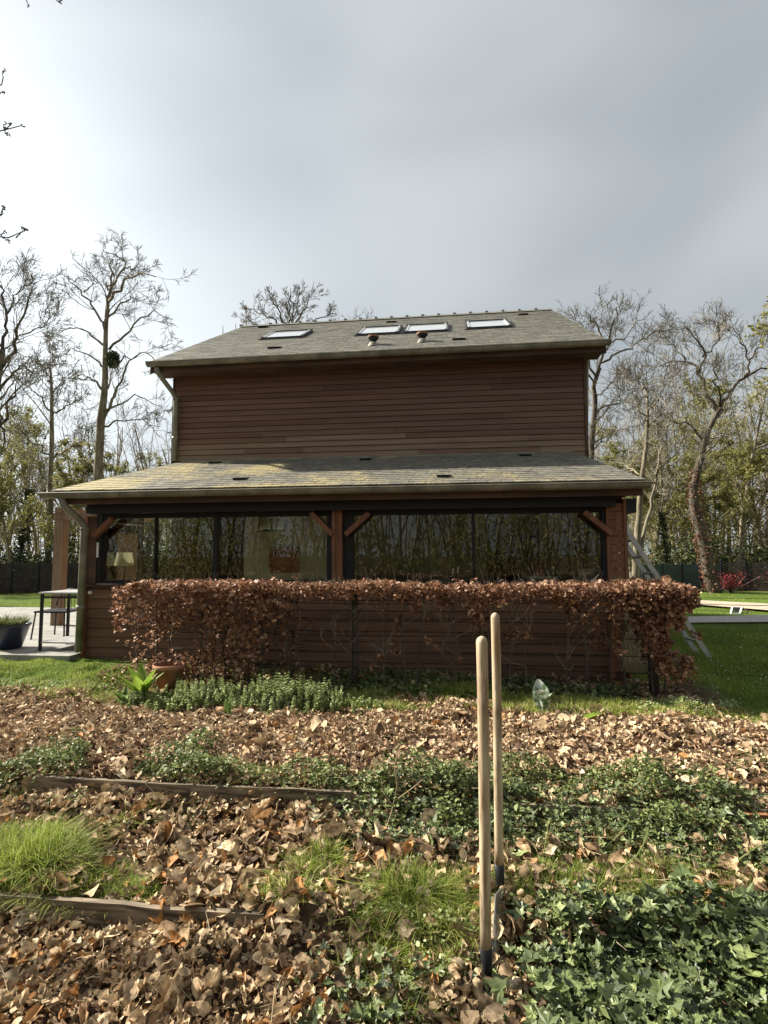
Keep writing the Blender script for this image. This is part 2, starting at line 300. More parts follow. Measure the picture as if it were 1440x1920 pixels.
def blades(mb, pos, h, wd, lean, rg=rng, seg=3, heading=None, rnd=None):
    n = len(pos); hd = rg.uniform(0, 2*math.pi, n) if heading is None else heading
    t = np.linspace(0, 1, seg+1); hh = h[:, None]; le = lean[:, None]
    dx, dy = np.cos(hd)[:, None], np.sin(hd)[:, None]
    off = le*hh*t**2; Z = hh*t*(1-.35*np.minimum(le, 1.5)*t)
    fa = rg.uniform(0, math.pi, n)[:, None]; wv = wd[:, None]*(1-t**1.6)/2+.0003
    C = np.stack([pos[:, 0:1]+dx*off, pos[:, 1:2]+dy*off, pos[:, 2:3]+Z], -1)
    S = np.stack([np.cos(fa)*wv, np.sin(fa)*wv, 0*wv], -1)
    V = np.stack([C-S, C+S], 2).reshape(n, -1, 3); i = np.arange(seg)*2
    F = np.stack([i, i+1, i+3, i+2], -1)
    F = (F[None]+(np.arange(n)*(seg+1)*2)[:, None, None]).reshape(-1, 4)
    mb.add(V.reshape(-1, 3), [F], np.repeat(rg.uniform(0, 1, n) if rnd is None else rnd, (seg+1)*2))
# 2-D value noise
_g = rng.uniform(-1, 1, (64, 64))
def vnoise(x, y, s):
    x = np.asarray(x)*s+100.; y = np.asarray(y)*s+100.; i = np.floor(x).astype(int); j = np.floor(y).astype(int); fx = x-i; fy = y-j
    fx = fx*fx*(3-2*fx); fy = fy*fy*(3-2*fy); g = lambda a, b: _g[a % 64, b % 64]
    return (g(i, j)*(1-fx)+g(i+1, j)*fx)*(1-fy)+(g(i, j+1)*(1-fx)+g(i+1, j+1)*fx)*fy
Y1, Y2, Y3 = 2.36, 3.36, 5.42       # board near, board far, back edge of the far bed
def sst(a, b, x): t = np.clip((x-a)/(b-a), 0, 1); return t*t*(3-2*t)
def gz(x, y):
    x = np.asarray(x, float); y = np.asarray(y, float)
    z = -.12 + .055*sst(Y1-.01, Y1+.03, y) + .085*sst(Y2-.01, Y2+.05, y) - .02*sst(Y3-.2, Y3+.2, y)
    z = z + .035*sst(3.3, 4.2, y)*(1-sst(4.3, 5.1, y))
    z = z + sst(5.2, 6.4, y)*(1-sst(9, 14, y))*np.clip((2.2-x)/7.2, 0, 1)*.16
    nzv = vnoise(x, y, 1.4)*.04+vnoise(x, y, 4.1)*.026+vnoise(x, y, 9.)*.014
    return z + nzv*(1-sst(6.2, 9, y)*.8)*(1-sst(9, 14, np.hypot(x, y)))

# ---------------------------------------------------------------- ground, paths
g = MB()
def axis(lims):
    o = []
    for a, b, s in lims: o += list(np.arange(a, b, s))
    return np.array(sorted(set(np.round(o, 4))))
gx = axis([(-400, -40, 60), (-40, -10, 3), (-10, -5, .4), (-5, 5, .06), (5, 10, .4), (10, 40, 3), (40, 401, 60)])
gy = axis([(-300, -20, 40), (-20, 0, 2), (0, 1, .3), (1, 7, .05), (7, 12, .3), (12, 40, 2), (40, 401, 60)])
X, Y = np.meshgrid(gx, gy); Z = gz(X, Y)
nx, ny = len(gx), len(gy); i, j = np.meshgrid(np.arange(nx-1), np.arange(ny-1)); b0 = j*nx+i
turf = np.clip(sst(Y3-.1, Y3+.1, Y+vnoise(X, Y, 3)*.1), 0, 1)
turf = turf*(1-.9*sst(5.6, 5.8, Y)*(1-sst(6.8, 6.9, Y))*sst(-4.2, -3.4, X)*(1-sst(2.6, 3.0, X)))
turf = turf*(1-sst(24, 27, np.hypot(X, Y)))
g.add(np.stack([X, Y, Z], -1).reshape(-1, 3), [np.stack([b0, b0+1, b0+nx+1, b0+nx], -1).reshape(-1, 4)], turf.ravel())
tag(g.build('ground', M['ground'], smooth=True), kind='structure')
def strip(name, pxs, m, dz):       # quad strip through pairs of pixels on the ground (top row / bottom row)
    b = MB(); P = []
    for (a, c) in pxs: P += [atz(*a, -.02), atz(*c, -.02)]
    P = np.array(P); k = len(pxs); Q = []
    for q in range(k-1):
        for t in np.linspace(0, 1, 9)[(0 if q == 0 else 1):]:
            Q += [P[2*q]*(1-t)+P[2*q+2]*t, P[2*q+1]*(1-t)+P[2*q+3]*t]
    Q = np.array(Q); Q[:, 2] = gz(Q[:, 0], Q[:, 1])+dz; ii = np.arange(len(Q)//2-1)*2
    b.add(Q, [np.stack([ii+1, ii+3, ii+2, ii], -1)])
    return tag(b.build(name, m), kind='structure')
strip('gravel_path', [((1180, 1163), (1180, 1176)), ((1310, 1160), (1310, 1172)), ((1440, 1157), (1440, 1171)), ((1800, 1150), (1800, 1168))], M['gravel'], .035)
strip('sandy_drive', [((1200, 1128), (1200, 1135)), ((1310, 1130), (1310, 1139)), ((1440, 1137), (1440, 1150)), ((1700, 1144), (1700, 1164))], M['sand'], .06)

# terrace beside the house
tb = MB(); tb.box((-13, 6.55, -.1), (-4.86, 12.5, .20))
for k in range(1, 14): pass
tag(tb.build('terrace', M['slab']), kind='structure')

# ---------------------------------------------------------------- HOUSE
XL, XR, D1 = -4.853, 2.146, 6.796
UL, UR, D2, YB = -4.34, 2.042, 8.115, 14.9
ZE1, ZE2, YR, ZR = 2.325, 4.513, 11.485, 6.666
YE1, YE2 = 6.40, 7.775
house = empty('timber_house', 'brown timber clad house with slate roofs and a long glazed veranda', 'house', loc=(-1.2, 7.5, 0))
bpy.context.view_layer.update()
hinv = house.matrix_world.inverted()
def part(mb, name, m, parent=None, label=None, smooth=False):
    o = mb.build(name, m, parent or house, smooth); 
    if parent is None: o.matrix_parent_inverse = hinv
    if label: o['label'] = label
    return o
def clad(mb, x0, x1, y, z0, z1, cover, th=.018, rg=random, wear_glow=None):
    z = z0
    while z < z1-.01:
        zz = min(z+cover-.009, z1); x = x0; first = rg.uniform(.5, 2.9); nxt = x0+first
        while x < x1-.001:
            xe = min(nxt, x1); xe = x1 if x1-xe < .4 else xe
            dy = rg.uniform(0, .0015)
            # bevelled board: bottom lip further out
            v = [(x, y-th-dy, z), (xe-.003, y-th-dy, z), (xe-.003, y-th+.010, zz), (x, y-th+.010, zz), (x, y, z), (xe-.0015, y, z), (xe-.0015, y, zz), (x, y, zz)]
            mb.add(v, np.array([(0, 1, 2, 3), (0, 4, 5, 1), (3, 2, 6, 7), (0, 3, 7, 4), (1, 5, 6, 2)]), min(1., rg.random()*.55+.15*math.sin(z*9)+.15+(wear_glow((x+xe)/2, z) if wear_glow else 0)))
            x = xe; nxt = x+rg.uniform(.9, 2.8)
        z += cover
# upper wall (cladding) and the box behind it
b = MB(); clad(b, UL, UR, D2, 2.55, 4.50, .0885, wear_glow=lambda x, z: (.5 if z < 3.25 else .25 if z < 3.45 else 0) + (.5 if 3.0 < z < 3.55 and -2.6 < x < -1.0 and random.random() < .55 else 0)); part(b, 'upper_wall_cladding', M['clad'])  # paler boards paint in a patch of reflected light; lowest rows also weathered
b = MB(); zp = 4.45
# side and rear walls as solid shell with gables
for xs, xe in ((UL+.005, UL+.16), (UR-.16, UR-.005)):
    for (ya, yb_) in ((D2+.002, YR), (YR, YB)):
        za = 4.55 if ya < YR-1 else ZR-.12; zb = ZR-.12 if yb_ < YB-1 else 4.55
        v = [(xs, ya, .0), (xe, ya, .0), (xe, yb_, .0), (xs, yb_, .0), (xs, ya, za), (xe, ya, za), (xe, yb_, zb), (xs, yb_, zb)]
        b.add(v, np.array([(0,3,2,1),(4,5,6,7),(0,1,5,4),(1,2,6,5),(2,3,7,6),(3,0,4,7)]))
b.box((UL+.17, YB-.16, 0), (UR-.17, YB, 4.5)); b.box((UL+.17, D2+.005, 2.50), (UR-.17, D2+.12, 4.5)); b.box((UL+.17, D2+.13, 2.42), (UR-.17, YB-.17, 2.54))
part(b, 'main_wall', M['cladlow'])
b = MB()   # dark corner boards
b.box((UL-.035, D2-.03, 2.55), (UL-.002, D2+.08, 4.47)); part(b, 'corner_board', M['fascia']); b = MB(); b.box((UR+.002, D2-.03, 2.55), (UR+.04, D2+.08, 4.45))
part(b, 'corner_board', M['fascia'])

def slates(mb, A, B, C, D_, expo, wdt, rg=rng, th=.006):
    """A,B eave left/right; D_,C top left/right; rows laid with broken joints"""
    A, B, C, D_ = [np.array(q, float) for q in (A, B, C, D_)]
    ln = np.linalg.norm((D_+C-A-B)/2); rows = int(ln/expo); nrm = np.cross(B-A, D_-A); nrm /= np.linalg.norm(nrm)
    for r_ in range(rows):
        t0 = r_/rows; t1 = min((r_+1.25)/rows, 1.0)
        L0, R0 = A+(D_-A)*t0, B+(C-B)*t0; L1, R1 = A+(D_-A)*t1, B+(C-B)*t1; wv = np.linalg.norm(R0-L0); k = int(wv/wdt)
        ed = np.clip((np.arange(k+1)+(.5 if r_ % 2 else 0))/k, 0, 1); ed[0] = 0; ed[-1] = 1
        for q in range(k):
            a, c = ed[q], ed[q+1]
            if c-a < 1e-4: continue
            gp = .002/wv; sh = (rg.random()-.5)*.006; e0 = nrm*(th*1.9+rg.random()*.004); e1 = nrm*.001; dn = (A-D_)/np.linalg.norm(A-D_)*(sh+.003)
            p = [L0+(R0-L0)*(a+gp)+dn, L0+(R0-L0)*(c-gp)+dn, L1+(R1-L1)*(c-gp), L1+(R1-L1)*(a+gp)]
            v = [p[0]+e0, p[1]+e0, p[2]+e1+nrm*th, p[3]+e1+nrm*th, p[0]+e0-nrm*th*1.6, p[1]+e0-nrm*th*1.6]
            mb.add(v, [np.array([(0, 1, 2, 3), (0, 4, 5, 1)])], rg.random())
def deck(mb, A, B, C, D_, th):
    A, B, C, D_ = [np.array(q, float) for q in (A, B, C, D_)]; n_ = np.cross(B-A, D_-A); n_ /= np.linalg.norm(n_)
    v = np.array([A, B, C, D_])-n_*.004; v2 = v-n_*th
    mb.add(np.concatenate([v2, v]), np.array([(0,3,2,1),(4,5,6,7),(0,1,5,4),(1,2,6,5),(2,3,7,6),(3,0,4,7)]))
# upper roof
RL, RR = UL-.262, UR+.259
A, B, C, D_ = (RL, YE2, ZE2), (RR, YE2, ZE2), (RR, YR, ZR), (RL, YR, ZR)
YBk = 2*YR-YE2
b = MB(); deck(b, A, B, C, D_, .05); deck(b, (RR, YBk, ZE2), (RL, YBk, ZE2), (RL, YR+.001, ZR), (RR, YR+.001, ZR), .05)
roofU = part(b, 'roof', M['fascia'])
b = MB(); slates(b, A, B, C, D_, .105, .20); b.add([(RR, YBk, ZE2), (RL, YBk, ZE2), (RL, YR+.002, ZR), (RR, YR+.002, ZR)], np.array([(0, 1, 2, 3)])); part(b, 'slates', M['slate'], roofU)
# ridge tiles with raised collars
b = MB(); xs = np.linspace(RL, RR, 21)
for k in range(20):
    for sgn in (-1, 1):
        p = [(xs[k], YR, ZR+.045), (xs[k+1]-.004, YR, ZR+.045), (xs[k+1]-.004, YR+sgn*.12, ZR-.035), (xs[k], YR+sgn*.12, ZR-.035)]
        b.add(p, np.array([(0, 1, 2, 3)]))
    b.tubes(np.array([[xs[k]-.03, YR, ZR+.04], [xs[k]+.03, YR, ZR+.04]]), np.array([.036, .036]), 8)
part(b, 'ridge_tiles', M['slate'], roofU)
# soffit and bargeboards of the upper roof
sl1 = (ZR-ZE2)/(YR-YE2)
b = MB(); b.box((RL+.03, YE2+.005, ZE2-.16), (RR-.03, YE2+.03, ZE2-.035)); b.box((RL+.05, YE2+.032, ZE2-.16), (RR-.05, D2-.02, ZE2-.135)); part(b, 'soffit', M['fascia'])
for xx in (RL+.012, RR-.037):
    b = MB(); 
    for (ya, yb_, za, zb) in ((YE2, YR, ZE2, ZR), (YR, YBk, ZR, ZE2)):
        v = [(xx, ya, za-.19), (xx+.025, ya, za-.19), (xx+.025, yb_, zb-.19), (xx, yb_, zb-.19), (xx, ya, za-.058), (xx+.025, ya, za-.058), (xx+.025, yb_, zb-.058), (xx, yb_, zb-.058)]
        b.add(v, np.array([(0,3,2,1),(4,5,6,7),(0,1,5,4),(1,2,6,5),(2,3,7,6),(3,0,4,7)]))
    part(b, 'bargeboard', M['fascia'])
for k, (px, py) in enumerate([(452, 520)]): pass

def gutter(name, x0, x1, y, z, r_, label):
    b = MB(); n_ = 9; th = np.linspace(math.pi, 2*math.pi, n_)
    for rr, fl in ((r_, 1), (r_-.004, -1)):
        ring = np.stack([0*th, y+rr*np.cos(th), z+rr*np.sin(th)], -1)
        v = np.concatenate([ring+np.array([x0, 0, 0]), ring+np.array([x1, 0, 0])]); ii = np.arange(n_-1)
        f = np.stack([ii, ii+1, ii+n_+1, ii+n_], -1); b.add(v, [f if fl > 0 else f[:, ::-1]])
    b.tubes(np.array([[x0, y-r_, z+.004], [x1, y-r_, z+.004]]), np.array([.009, .009]), 6)
    for xe in (x0, x1):
        ring = np.stack([0*th+xe, y+(r_-.002)*np.cos(th), z+(r_-.002)*np.sin(th)], -1); b.add(ring, [np.arange(n_)[None]])
    go = part(b, name, M['zinc'], label=label)
    x = x0+.25
    th2 = np.linspace(math.pi, 2*math.pi, 7)
    while x < x1-.1:
        c = MB(); P = np.stack([0*th2+x, y+(r_+.002)*np.cos(th2), z+(r_+.002)*np.sin(th2)], -1); c.tubes(P, np.full(7, .004), 4); x += .42; c.build('gutter_bracket', M['zinc'], go)
    return go
gutter('gutter', RL-.005, RR+.03, YE2-.055, ZE2-.035, .062, 'upper zinc gutter')
# lean-to roof
EL, ER = XL-.255, XR+.117
TL, TR, ZT = -4.19, 1.865, 2.972
A, B, C, D_ = (EL, YE1, ZE1), (ER, YE1, ZE1), (TR, D2-.02, ZT), (TL, D2-.02, ZT)
b = MB(); deck(b, A, B, C, D_, .05)
roofV = part(b, 'veranda_roof', M['fascia'])
b = MB(); slates(b, A, B, C, D_, .105, .145)
part(b, 'slates', M['lichen'], roofV, 'lichen spotted slates')
b = MB()  # side slopes of the veranda roof and lead flashing at the wall
b.add([(EL, YE1, ZE1), (TL, D2-.02, ZT), (EL+.12, D2+1.2, ZE1)], np.array([(0, 1, 2)])); part(b, 'hip_side', M['slate'], roofV); b = MB(); b.add([(ER, YE1, ZE1), (ER-.05, D2+.35, ZE1), (TR, D2-.02, ZT)], np.array([(0, 1, 2)]))
part(b, 'hip_side', M['slate'], roofV)
b = MB(); b.box((TL, D2-.055, ZT-.01), (TR, D2-.022, ZT+.016)); part(b, 'flashing', M['zinc'], roofV)
gutter('gutter', EL-.06, ER+.02, YE1-.06, ZE1-.04, .066, 'lower zinc gutter')
# slate vents
def vent(px, py, p0, nrm, par, wd=.17):
    p = atplane(px, py, p0, nrm)
    b = MB(); n_ = np.array(nrm)/np.linalg.norm(nrm); u_ = np.cross(n_, (1, 0, 0)); u_ /= np.linalg.norm(u_); u_ = u_ if u_[2] > 0 else -u_
    m = (np.stack([np.array([1., 0, 0]), u_, n_], 1), p)
    b.add((np.array([(-wd/2, 0, .045), (wd/2, 0, .045), (wd/2+.02, .16, .014), (-wd/2-.02, .16, .014), (-wd/2, 0, .0), (wd/2, 0, .0)])@m[0].T+p), [np.array([(0, 1, 2, 3), (4, 5, 1, 0)]), np.array([(0, 3, 4), (1, 5, 2)])])
    part(b, 'slate_vent', M['black'], par)
nU = np.cross((1, 0, 0), (0, YR-YE2, ZR-ZE2)); nV = np.cross((1, 0, 0), (0, D2-.02-YE1, ZT-ZE1))
nU = nU/np.linalg.norm(nU); nV = nV/np.linalg.norm(nV)
for px, py in ((492, 616), (512, 655), (733, 606), (860, 639), (981, 592)): vent(px, py, (0, YE2, ZE2+.0), nU, roofU, .19)
for px, py in ((400, 871), (447, 902), (684, 865), (831, 897), (986, 857)): vent(px, py, (0, YE1, ZE1), nV, roofV, .15)
# skylights
slU = np.array([0, YR-YE2, ZR-ZE2]); slU /= np.linalg.norm(slU)
for (bl, br, tl) in (((489, 637), (567, 634), (504, 626)), ((668, 630), (748, 627), (682, 617)), ((757, 625.5), (841, 621), (766, 613)), ((875, 618), (960, 613), (874, 606))):
    p0 = (0, YE2, ZE2+.01); a = atplane(*bl, p0, nU); c = atplane(*br, p0, nU); t = atplane(*tl, p0, nU)
    w_ = c[0]-a[0]; h_ = np.dot(t-a, slU); h_ = min(max(h_, .62), .9)
    m = (np.stack([np.array([1., 0, 0]), slU, nU], 1), a)
    b = MB(); f_ = .045
    b.box((0, 0, 0), (w_, f_*.7, .036), mtx=m); b.box((0, h_-f_, 0), (w_, h_, .05), mtx=m); b.box((0, f_*.7+.001, 0), (f_*.5, h_-f_-.001, .04), mtx=m); b.box((w_-f_*.5, f_*.7+.001, 0), (w_, h_-f_-.001, .04), mtx=m)
    b.box((-.035, -.06, .006), (w_+.035, -.002, .018), mtx=m)
    s_ = part(b, 'skylight', M['black'], roofU)
    b = MB(); b.box((f_*.5+.001, f_*.7+.001, .01), (w_-f_*.5-.001, h_-f_-.001, .034), mtx=m); b.build('pane', M['skyglass'], s_)
    b = MB(); b.box((f_*.5+.012, f_, .035), (f_*.5+.045, h_-f_, .046), mtx=m); b.build('frame_bar', M['alu'], s_); b = MB(); b.box((w_-f_*.5-.045, f_, .035), (w_-f_*.5-.012, h_-f_, .046), mtx=m); b.build('frame_bar', M['alu'], s_)
# terracotta vent cowls
for px, py in ((700, 648), (792, 642)):
    p = atplane(px, py, (0, YE2, ZE2), nU); b = MB()
    b.lathe([(.036, -.03), (.036, .065), (.05, .075), (.085, .115), (.087, .125), (.0, .126)], p, 20)
    cw = part(b, 'vent_cowl', M['black'], roofU, smooth=False)
    b = MB(); b.lathe([(.0, .1265), (.090, .127), (.092, .150), (.02, .158), (0, .159)], p, 20); b.build('cap', M['terracotta'], cw)
    b = MB(); b.lathe([(.10, -.03), (.075, .02), (.055, .05)], p, 16); b.build('vent_flashing', M['zinc'], cw)
# thin aerials behind the ridge end
b = MB()
for px, top in ((345, 588), (347, 596)):
    pass
for px, py0, py1 in ((418, 626, 611), (442, 617, 607)):
    p = aty(px, py0, YR+.3); q = aty(px, py1, YR+.3); b = MB(); b.tubes(np.array([p, q]), np.array([.008, .006]), 5); part(b, 'aerial', M['black'])
# downpipes
def pipe(pts, rad, name, label=None):
    P = np.array(pts, float); 
    Q = [P[0]]
    for k in range(1, len(P)-1):
        a, p, c = P[k-1], P[k], P[k+1]; d1 = min(.09, np.linalg.norm(a-p)*.45); d2 = min(.09, np.linalg.norm(c-p)*.45)
        s = p+(a-p)/np.linalg.norm(a-p)*d1; e_ = p+(c-p)/np.linalg.norm(c-p)*d2
        for t in np.linspace(0, 1, 6): Q.append((1-t)**2*s+2*t*(1-t)*p+t*t*e_)
    Q.append(P[-1]); Q = np.array(Q); b = MB(); b.tubes(Q, np.full(len(Q), rad), 16)
    for p, t in ((P[-2]*.97+P[-1]*.03, P[-1]-P[-2]), (P[-2]*.35+P[-1]*.65, P[-1]-P[-2])):
        t = t/np.linalg.norm(t); b.tubes(np.array([p-t*.025, p+t*.025]), np.array([rad+.008]*2), 16)
    return part(b, name, M['zinc'], label=label, smooth=True)
pipe([aty(116, 930, 6.36), aty(119, 948, 6.36), aty(159, 984, 6.60), aty(147, 1222, 6.66)], .046, 'downpipe', 'lower left downpipe with swan neck')
pipe([aty(294, 690, 7.72), aty(296, 699, 7.72), aty(330, 744, 8.03), aty(327, 864, 8.05)], .038, 'downpipe', 'upper left downpipe')
pipe([aty(1124, 655, 8.3), aty(1100, 672, 8.35), (UR+.05, 8.35, 2.6)], .03, 'downpipe', 'upper right downpipe')
# fascia and beam of the veranda
b = MB(); b.box((EL+.14, YE1+.02, ZE1-.175), (ER-.03, YE1+.06, ZE1-.03)); part(b, 'fascia_board', M['fascia'])
b = MB(); b.box((XL+.12, D1-.20, 2.045), (XR-.16, D1-.02, 2.16)); part(b, 'awning_box', M['black'])
b = MB(); b.box((XL+.02, D1+.035, 2.05), (XR-.02, D1+.16, 2.28)); b.box((XL+.02, D1-.19, 2.165), (XR-.02, D1+.03, 2.25)); part(b, 'beam', M['fascia'])
b = MB(); b.box((XR+.005, D1-.05, 1.98), (XR+.12, D1+1.3, 2.15)); part(b, 'side_awning_box', M['black'])
# lower wall
ZS = 1.10
b = MB(); clad(b, XL+.04, XR-.03, D1+.02, .02, ZS-.02, .128, rg=random); part(b, 'lower_wall_cladding', M['cladlow'])
b = MB(); b.box((XL+.03, D1+.03, -.1), (XR-.04, D1+.13, ZS-.01)); b.box((XL+.03, D1+.14, -.1), (XR-.04, D2+.1, .16)); b.box((XR-.13, D1+.14, .17), (XR-.05, D2-.02, 2.0)); b.box((XL+.03, D1+.14, .17), (XL+.12, D2-.02, .55)); part(b, 'lower_wall', M['interior'])
b = MB(); b.box((XL+.02, D1-.06, ZS-.025), (XR-.02, D1+.12, ZS+.005)); part(b, 'sill', M['fascia'])
# corner posts: framed and clad
def post(x0, x1, m, z0=0., y0=D1-.045, y1=D1+.09, nm='post', lab=None):
    b = MB(); b.box((x0, y0, z0), (x1, y1, 2.02)); return part(b, nm, m, label=lab)
post(XL-.0, XL+.036, M['timber']); 
b = MB(); b.box((XL+.038, D1-.02, ZS+.01), (XL+.16, D1+.06, 2.02)); part(b, 'jamb', M['fascia'])
b = MB(); b.box((XR-.235, D1-.05, .02), (XR-.19, D1+.02, 2.15)); b.box((XR-.03, D1-.05, .02), (XR+.004, D1+.1, 2.15))
part(b, 'post', M['timber'], label='right corner post trim')
b = MB(); z = .1
while z < 2.1: b.box((XR-.188, D1-.035, z), (XR-.032, D1+.02, z+.094)); z += .100
part(b, 'post_cladding', M['timber'])
xp = aty(633, 1020, D1)[0]
b = MB(); b.box((xp-.055, D1-.10, ZS+.01), (xp-.012, D1+.06, 2.16)); b.box((xp-.010, D1-.085, ZS+.01), (xp+.028, D1+.06, 2.16)); b.box((xp+.03, D1-.10, ZS+.01), (xp+.075, D1+.06, 2.16)); part(b, 'post', M['timber'], label='middle double post')
# diagonal braces
for (a, c) in (((584, 962), (624, 1003)), ((692, 962), (648, 1003)), ((1095, 960), (1146, 1001)), ((212, 972), (177, 1006))):
    b = MB(); b.bar(aty(*a, D1-.10), aty(*c, D1-.10), .06, .085, upv=(0, 1, 0)); part(b, 'brace', M['timber'])
# glazing : frame bars black, panes
def px_x(px, y=D1): return aty(px, 1020, y)[0]
zt0, zt1 = ZS+.012, 2.035
def window(x0, x1, mull, lab):
    b = MB(); y0, y1 = D1+.0, D1+.06
    b.box((x0, y0, zt0), (x1, y1, zt0+.055)); b.box((x0, y0, zt1-.045), (x1, y1, zt1+.03))
    b.box((x0, y0+.001, zt0+.056), (x0+.045, y1-.001, zt1-.046)); b.box((x1-.045, y0+.001, zt0+.056), (x1, y1-.001, zt1-.046))
    xs = [x0+.045]
    for mx_, wd in mull: b.box((mx_-wd/2, y0-.01, zt0+.056), (mx_+wd/2, y1-.002, zt1-.046)); xs += [mx_-wd/2, mx_+wd/2]
    xs.append(x1-.045); f = part(b, 'window', M['black'], label=lab)
    for q in range(0, len(xs), 2):
        c = MB(); c.box((xs[q]+.001, y0+.03, zt0+.057), (xs[q+1]-.001, y0+.038, zt1-.047)); c.build('pane', M['glass'], f)
window(px_x(190), px_x(620), [(px_x(404), .055), (px_x(291), .02)], 'left window band')
window(px_x(650), px_x(1135), [(px_x(888), .035)], 'right window band')
b = MB(); 
for lo_, hi_ in (((px_x(613), D1-.01, zt0), (xp-.057, D1-.001, zt1)), ((xp+.077, D1-.01, zt0), (px_x(662), D1-.001, zt1)), ((px_x(1129), D1-.02, zt0), (XR-.237, D1-.001, 2.02)), ((XL+.162, D1-.01, zt0), (px_x(192), D1-.001, zt1))):
    b = MB(); b.box(lo_, hi_); part(b, 'shutter_guide', M['black'])
# left side glazing of the veranda
b = MB(); b.box((XL+.03, D1+.15, .56), (XL+.09, D2-.1, .62)); b.box((XL+.03, D1+.15, 1.96), (XL+.09, D2-.1, 2.1)); b.box((XL+.03, D2-.16, .63), (XL+.09, D2-.1, 1.95)); b.box((XL+.03, D1+.15, .63), (XL+.09, D1+.21, 1.95)); sw = part(b, 'side_window', M['black'])
b = MB(); b.box((XL+.055, D1+.211, .63), (XL+.061, D2-.161, 1.95)); b.build('pane', M['glass'], sw)
# inner wall of the veranda at y = D2
def bx(b, p0, p1, y0, y1): # pixel box on plane y
    a = aty(*p0, y0); c = aty(*p1, y0); b.box((min(a[0], c[0]), y0, min(a[2], c[2])), (max(a[0], c[0]), y1, max(a[2], c[2])))
b = MB(); xa = aty(380, 1000, D2)[0]; clad(b, UL, xa, D2-.01, .2, 2.45, .11); part(b, 'inner_cladding', M['cladlow'])
b = MB(); xb = aty(456, 1000, D2)[0]; xc_ = aty(640, 1000, D2)[0]
b.box((xb, D2-.02, .17), (xc_, D2-.002, 2.5)); part(b, 'inner_plaster_wall', M['plaster'])
b = MB(); xd = aty(1010, 1000, D2)[0]; b.box((xc_+.01, D2-.02, .17), (xd-.75, D2-.002, 2.5)); b.box((xd, D2-.02, .17), (UR-.2, D2-.002, 2.5)); part(b, 'inner_dark_wall', M['interior'])
b = MB(); bx(b, (484, 960), (535, 996), D2-.05, D2-.021); iw = part(b, 'inner_window', M['black'])
b = MB(); bx(b, (487, 963), (508, 993), D2-.06, D2-.052); bx(b, (511, 963), (532, 993), D2-.06, D2-.052); b.build('pane', M['skyglass'], iw)['label'] = 'small dark panes of the inner window'
b = MB(); bx(b, (378, 958), (386, 1110), D2-.03, D2+.05); bx(b, (449, 958), (456, 1110), D2-.03, D2+.05); bx(b, (412, 958), (418, 1110), D2-.03, D2+.05); part(b, 'inner_door_frame', M['black'])
tag_obj = MB(); bx(tag_obj, (505, 1026), (560, 1074), D2-.05, D2-.025)
pic = tag(tag_obj.build('wall_panel', M['redpanel']), 'dull red square panel hung on the pale inner wall behind the left window', 'panel')
# wall lamps
b = MB(); p = aty(183, 1031, D1-.04); b.tubes(np.array([p+[0, 0, .10], p-[0, 0, .10]]), np.array([.014, .014]), 10); part(b, 'wall_lamp', M['white'], label='white tube lamp on the left jamb')
b = MB(); p = aty(170, 1111, D1-.01); b.tubes(np.array([p, p-[0, .03, 0]]), np.array([.024, .02]), 14); part(b, 'round_lamp', M['white'], label='small round white lamp below the sill')
# pergola left of the house
pg = empty('pergola', 'square brown timber pergola post and beam left of the house corner', 'pergola')
p0 = atz(106, 1172, .2); d_ = p0@fw/1.; base = at(108, 1172, (p0-CAM)@fw); dd = (base-CAM)@fw
top_ = at(122, 975, dd)
b = MB(); b.box((base[0]-.085, base[1]-.085, .2), (base[0]+.085, base[1]+.085, top_[2])); b.build('post', M['postwood'], pg)
b = MB(); b.box((base[0]-.13, base[1]-.07, top_[2]+.002), (UL, base[1]+.07, top_[2]+.14)); b.build('beam', M['postwood'], pg)
b = MB(); b.box((base[0]-.06, base[1]-.12, top_[2]+.142), (base[0]+.05, base[1]+3, top_[2]+.24)); b.build('rafter', M['postwood'], pg)

# ---------------------------------------------------------------- things in and by the house
def at_label(mb, name, m, label, cat, group=None): return tag(mb.build(name, m), label, cat, group)
lp = empty('floor_lamp', 'floor lamp with a pale conical shade behind the left veranda window', 'lamp')
lc = aty(234, 1036, 7.35)
b = MB(); b.lathe([(.10, 0), (.135, -.19)], lc, 28); b.build('lamp_shade', M['shade'], lp, True)
b = MB(); b.tubes(np.array([[lc[0], lc[1], .22], [lc[0], lc[1], lc[2]-.05]]), np.array([.01, .01]), 8); b.build('stand', M['black'], lp)
b = MB(); b.lathe([(0, .03), (.12, .02), (.13, 0)], (lc[0], lc[1], .165), 20); b.build('base', M['black'], lp)
# indoor table and chairs behind the right window
tb_ = empty('indoor_table', 'white topped table inside the veranda behind the right window', 'table')
a = aty(985, 1075, 7.45); c = aty(1032, 1075, 7.45)
b = MB(); b.box((a[0], 7.2, 1.17), (c[0]+.05, 7.65, 1.20)); b.build('tabletop', M['white'], tb_)
for xx in (a[0]+.03, c[0]+.0):
    for yy in (7.24, 7.6):
        b = MB(); b.box((xx, yy, .17), (xx+.03, yy+.03, 1.169)); b.build('leg', M['white'], tb_)
pot = empty('table_plant', 'small red potted plant on the white table inside the right window', 'potted plant')
pc = aty(1014, 1060, 7.4); pc[2] = 1.20
b = MB(); b.lathe([(0, .0), (.045, 0), (.055, .07), (.05, .075)], pc, 16); b.build('pot', M['redpanel'], pot)
b = MB(); P, F = curled_leaves(60, 3, 3, curl=.8, bend=.8); b.inst(P, F, rotz_tilt(60, .9), pc+np.array([0, 0, .11])+rng.normal(0, .03, (60, 3)), np.full(60, .06), rng.random(60)); b.build('foliage', M['redleaf'], pot)
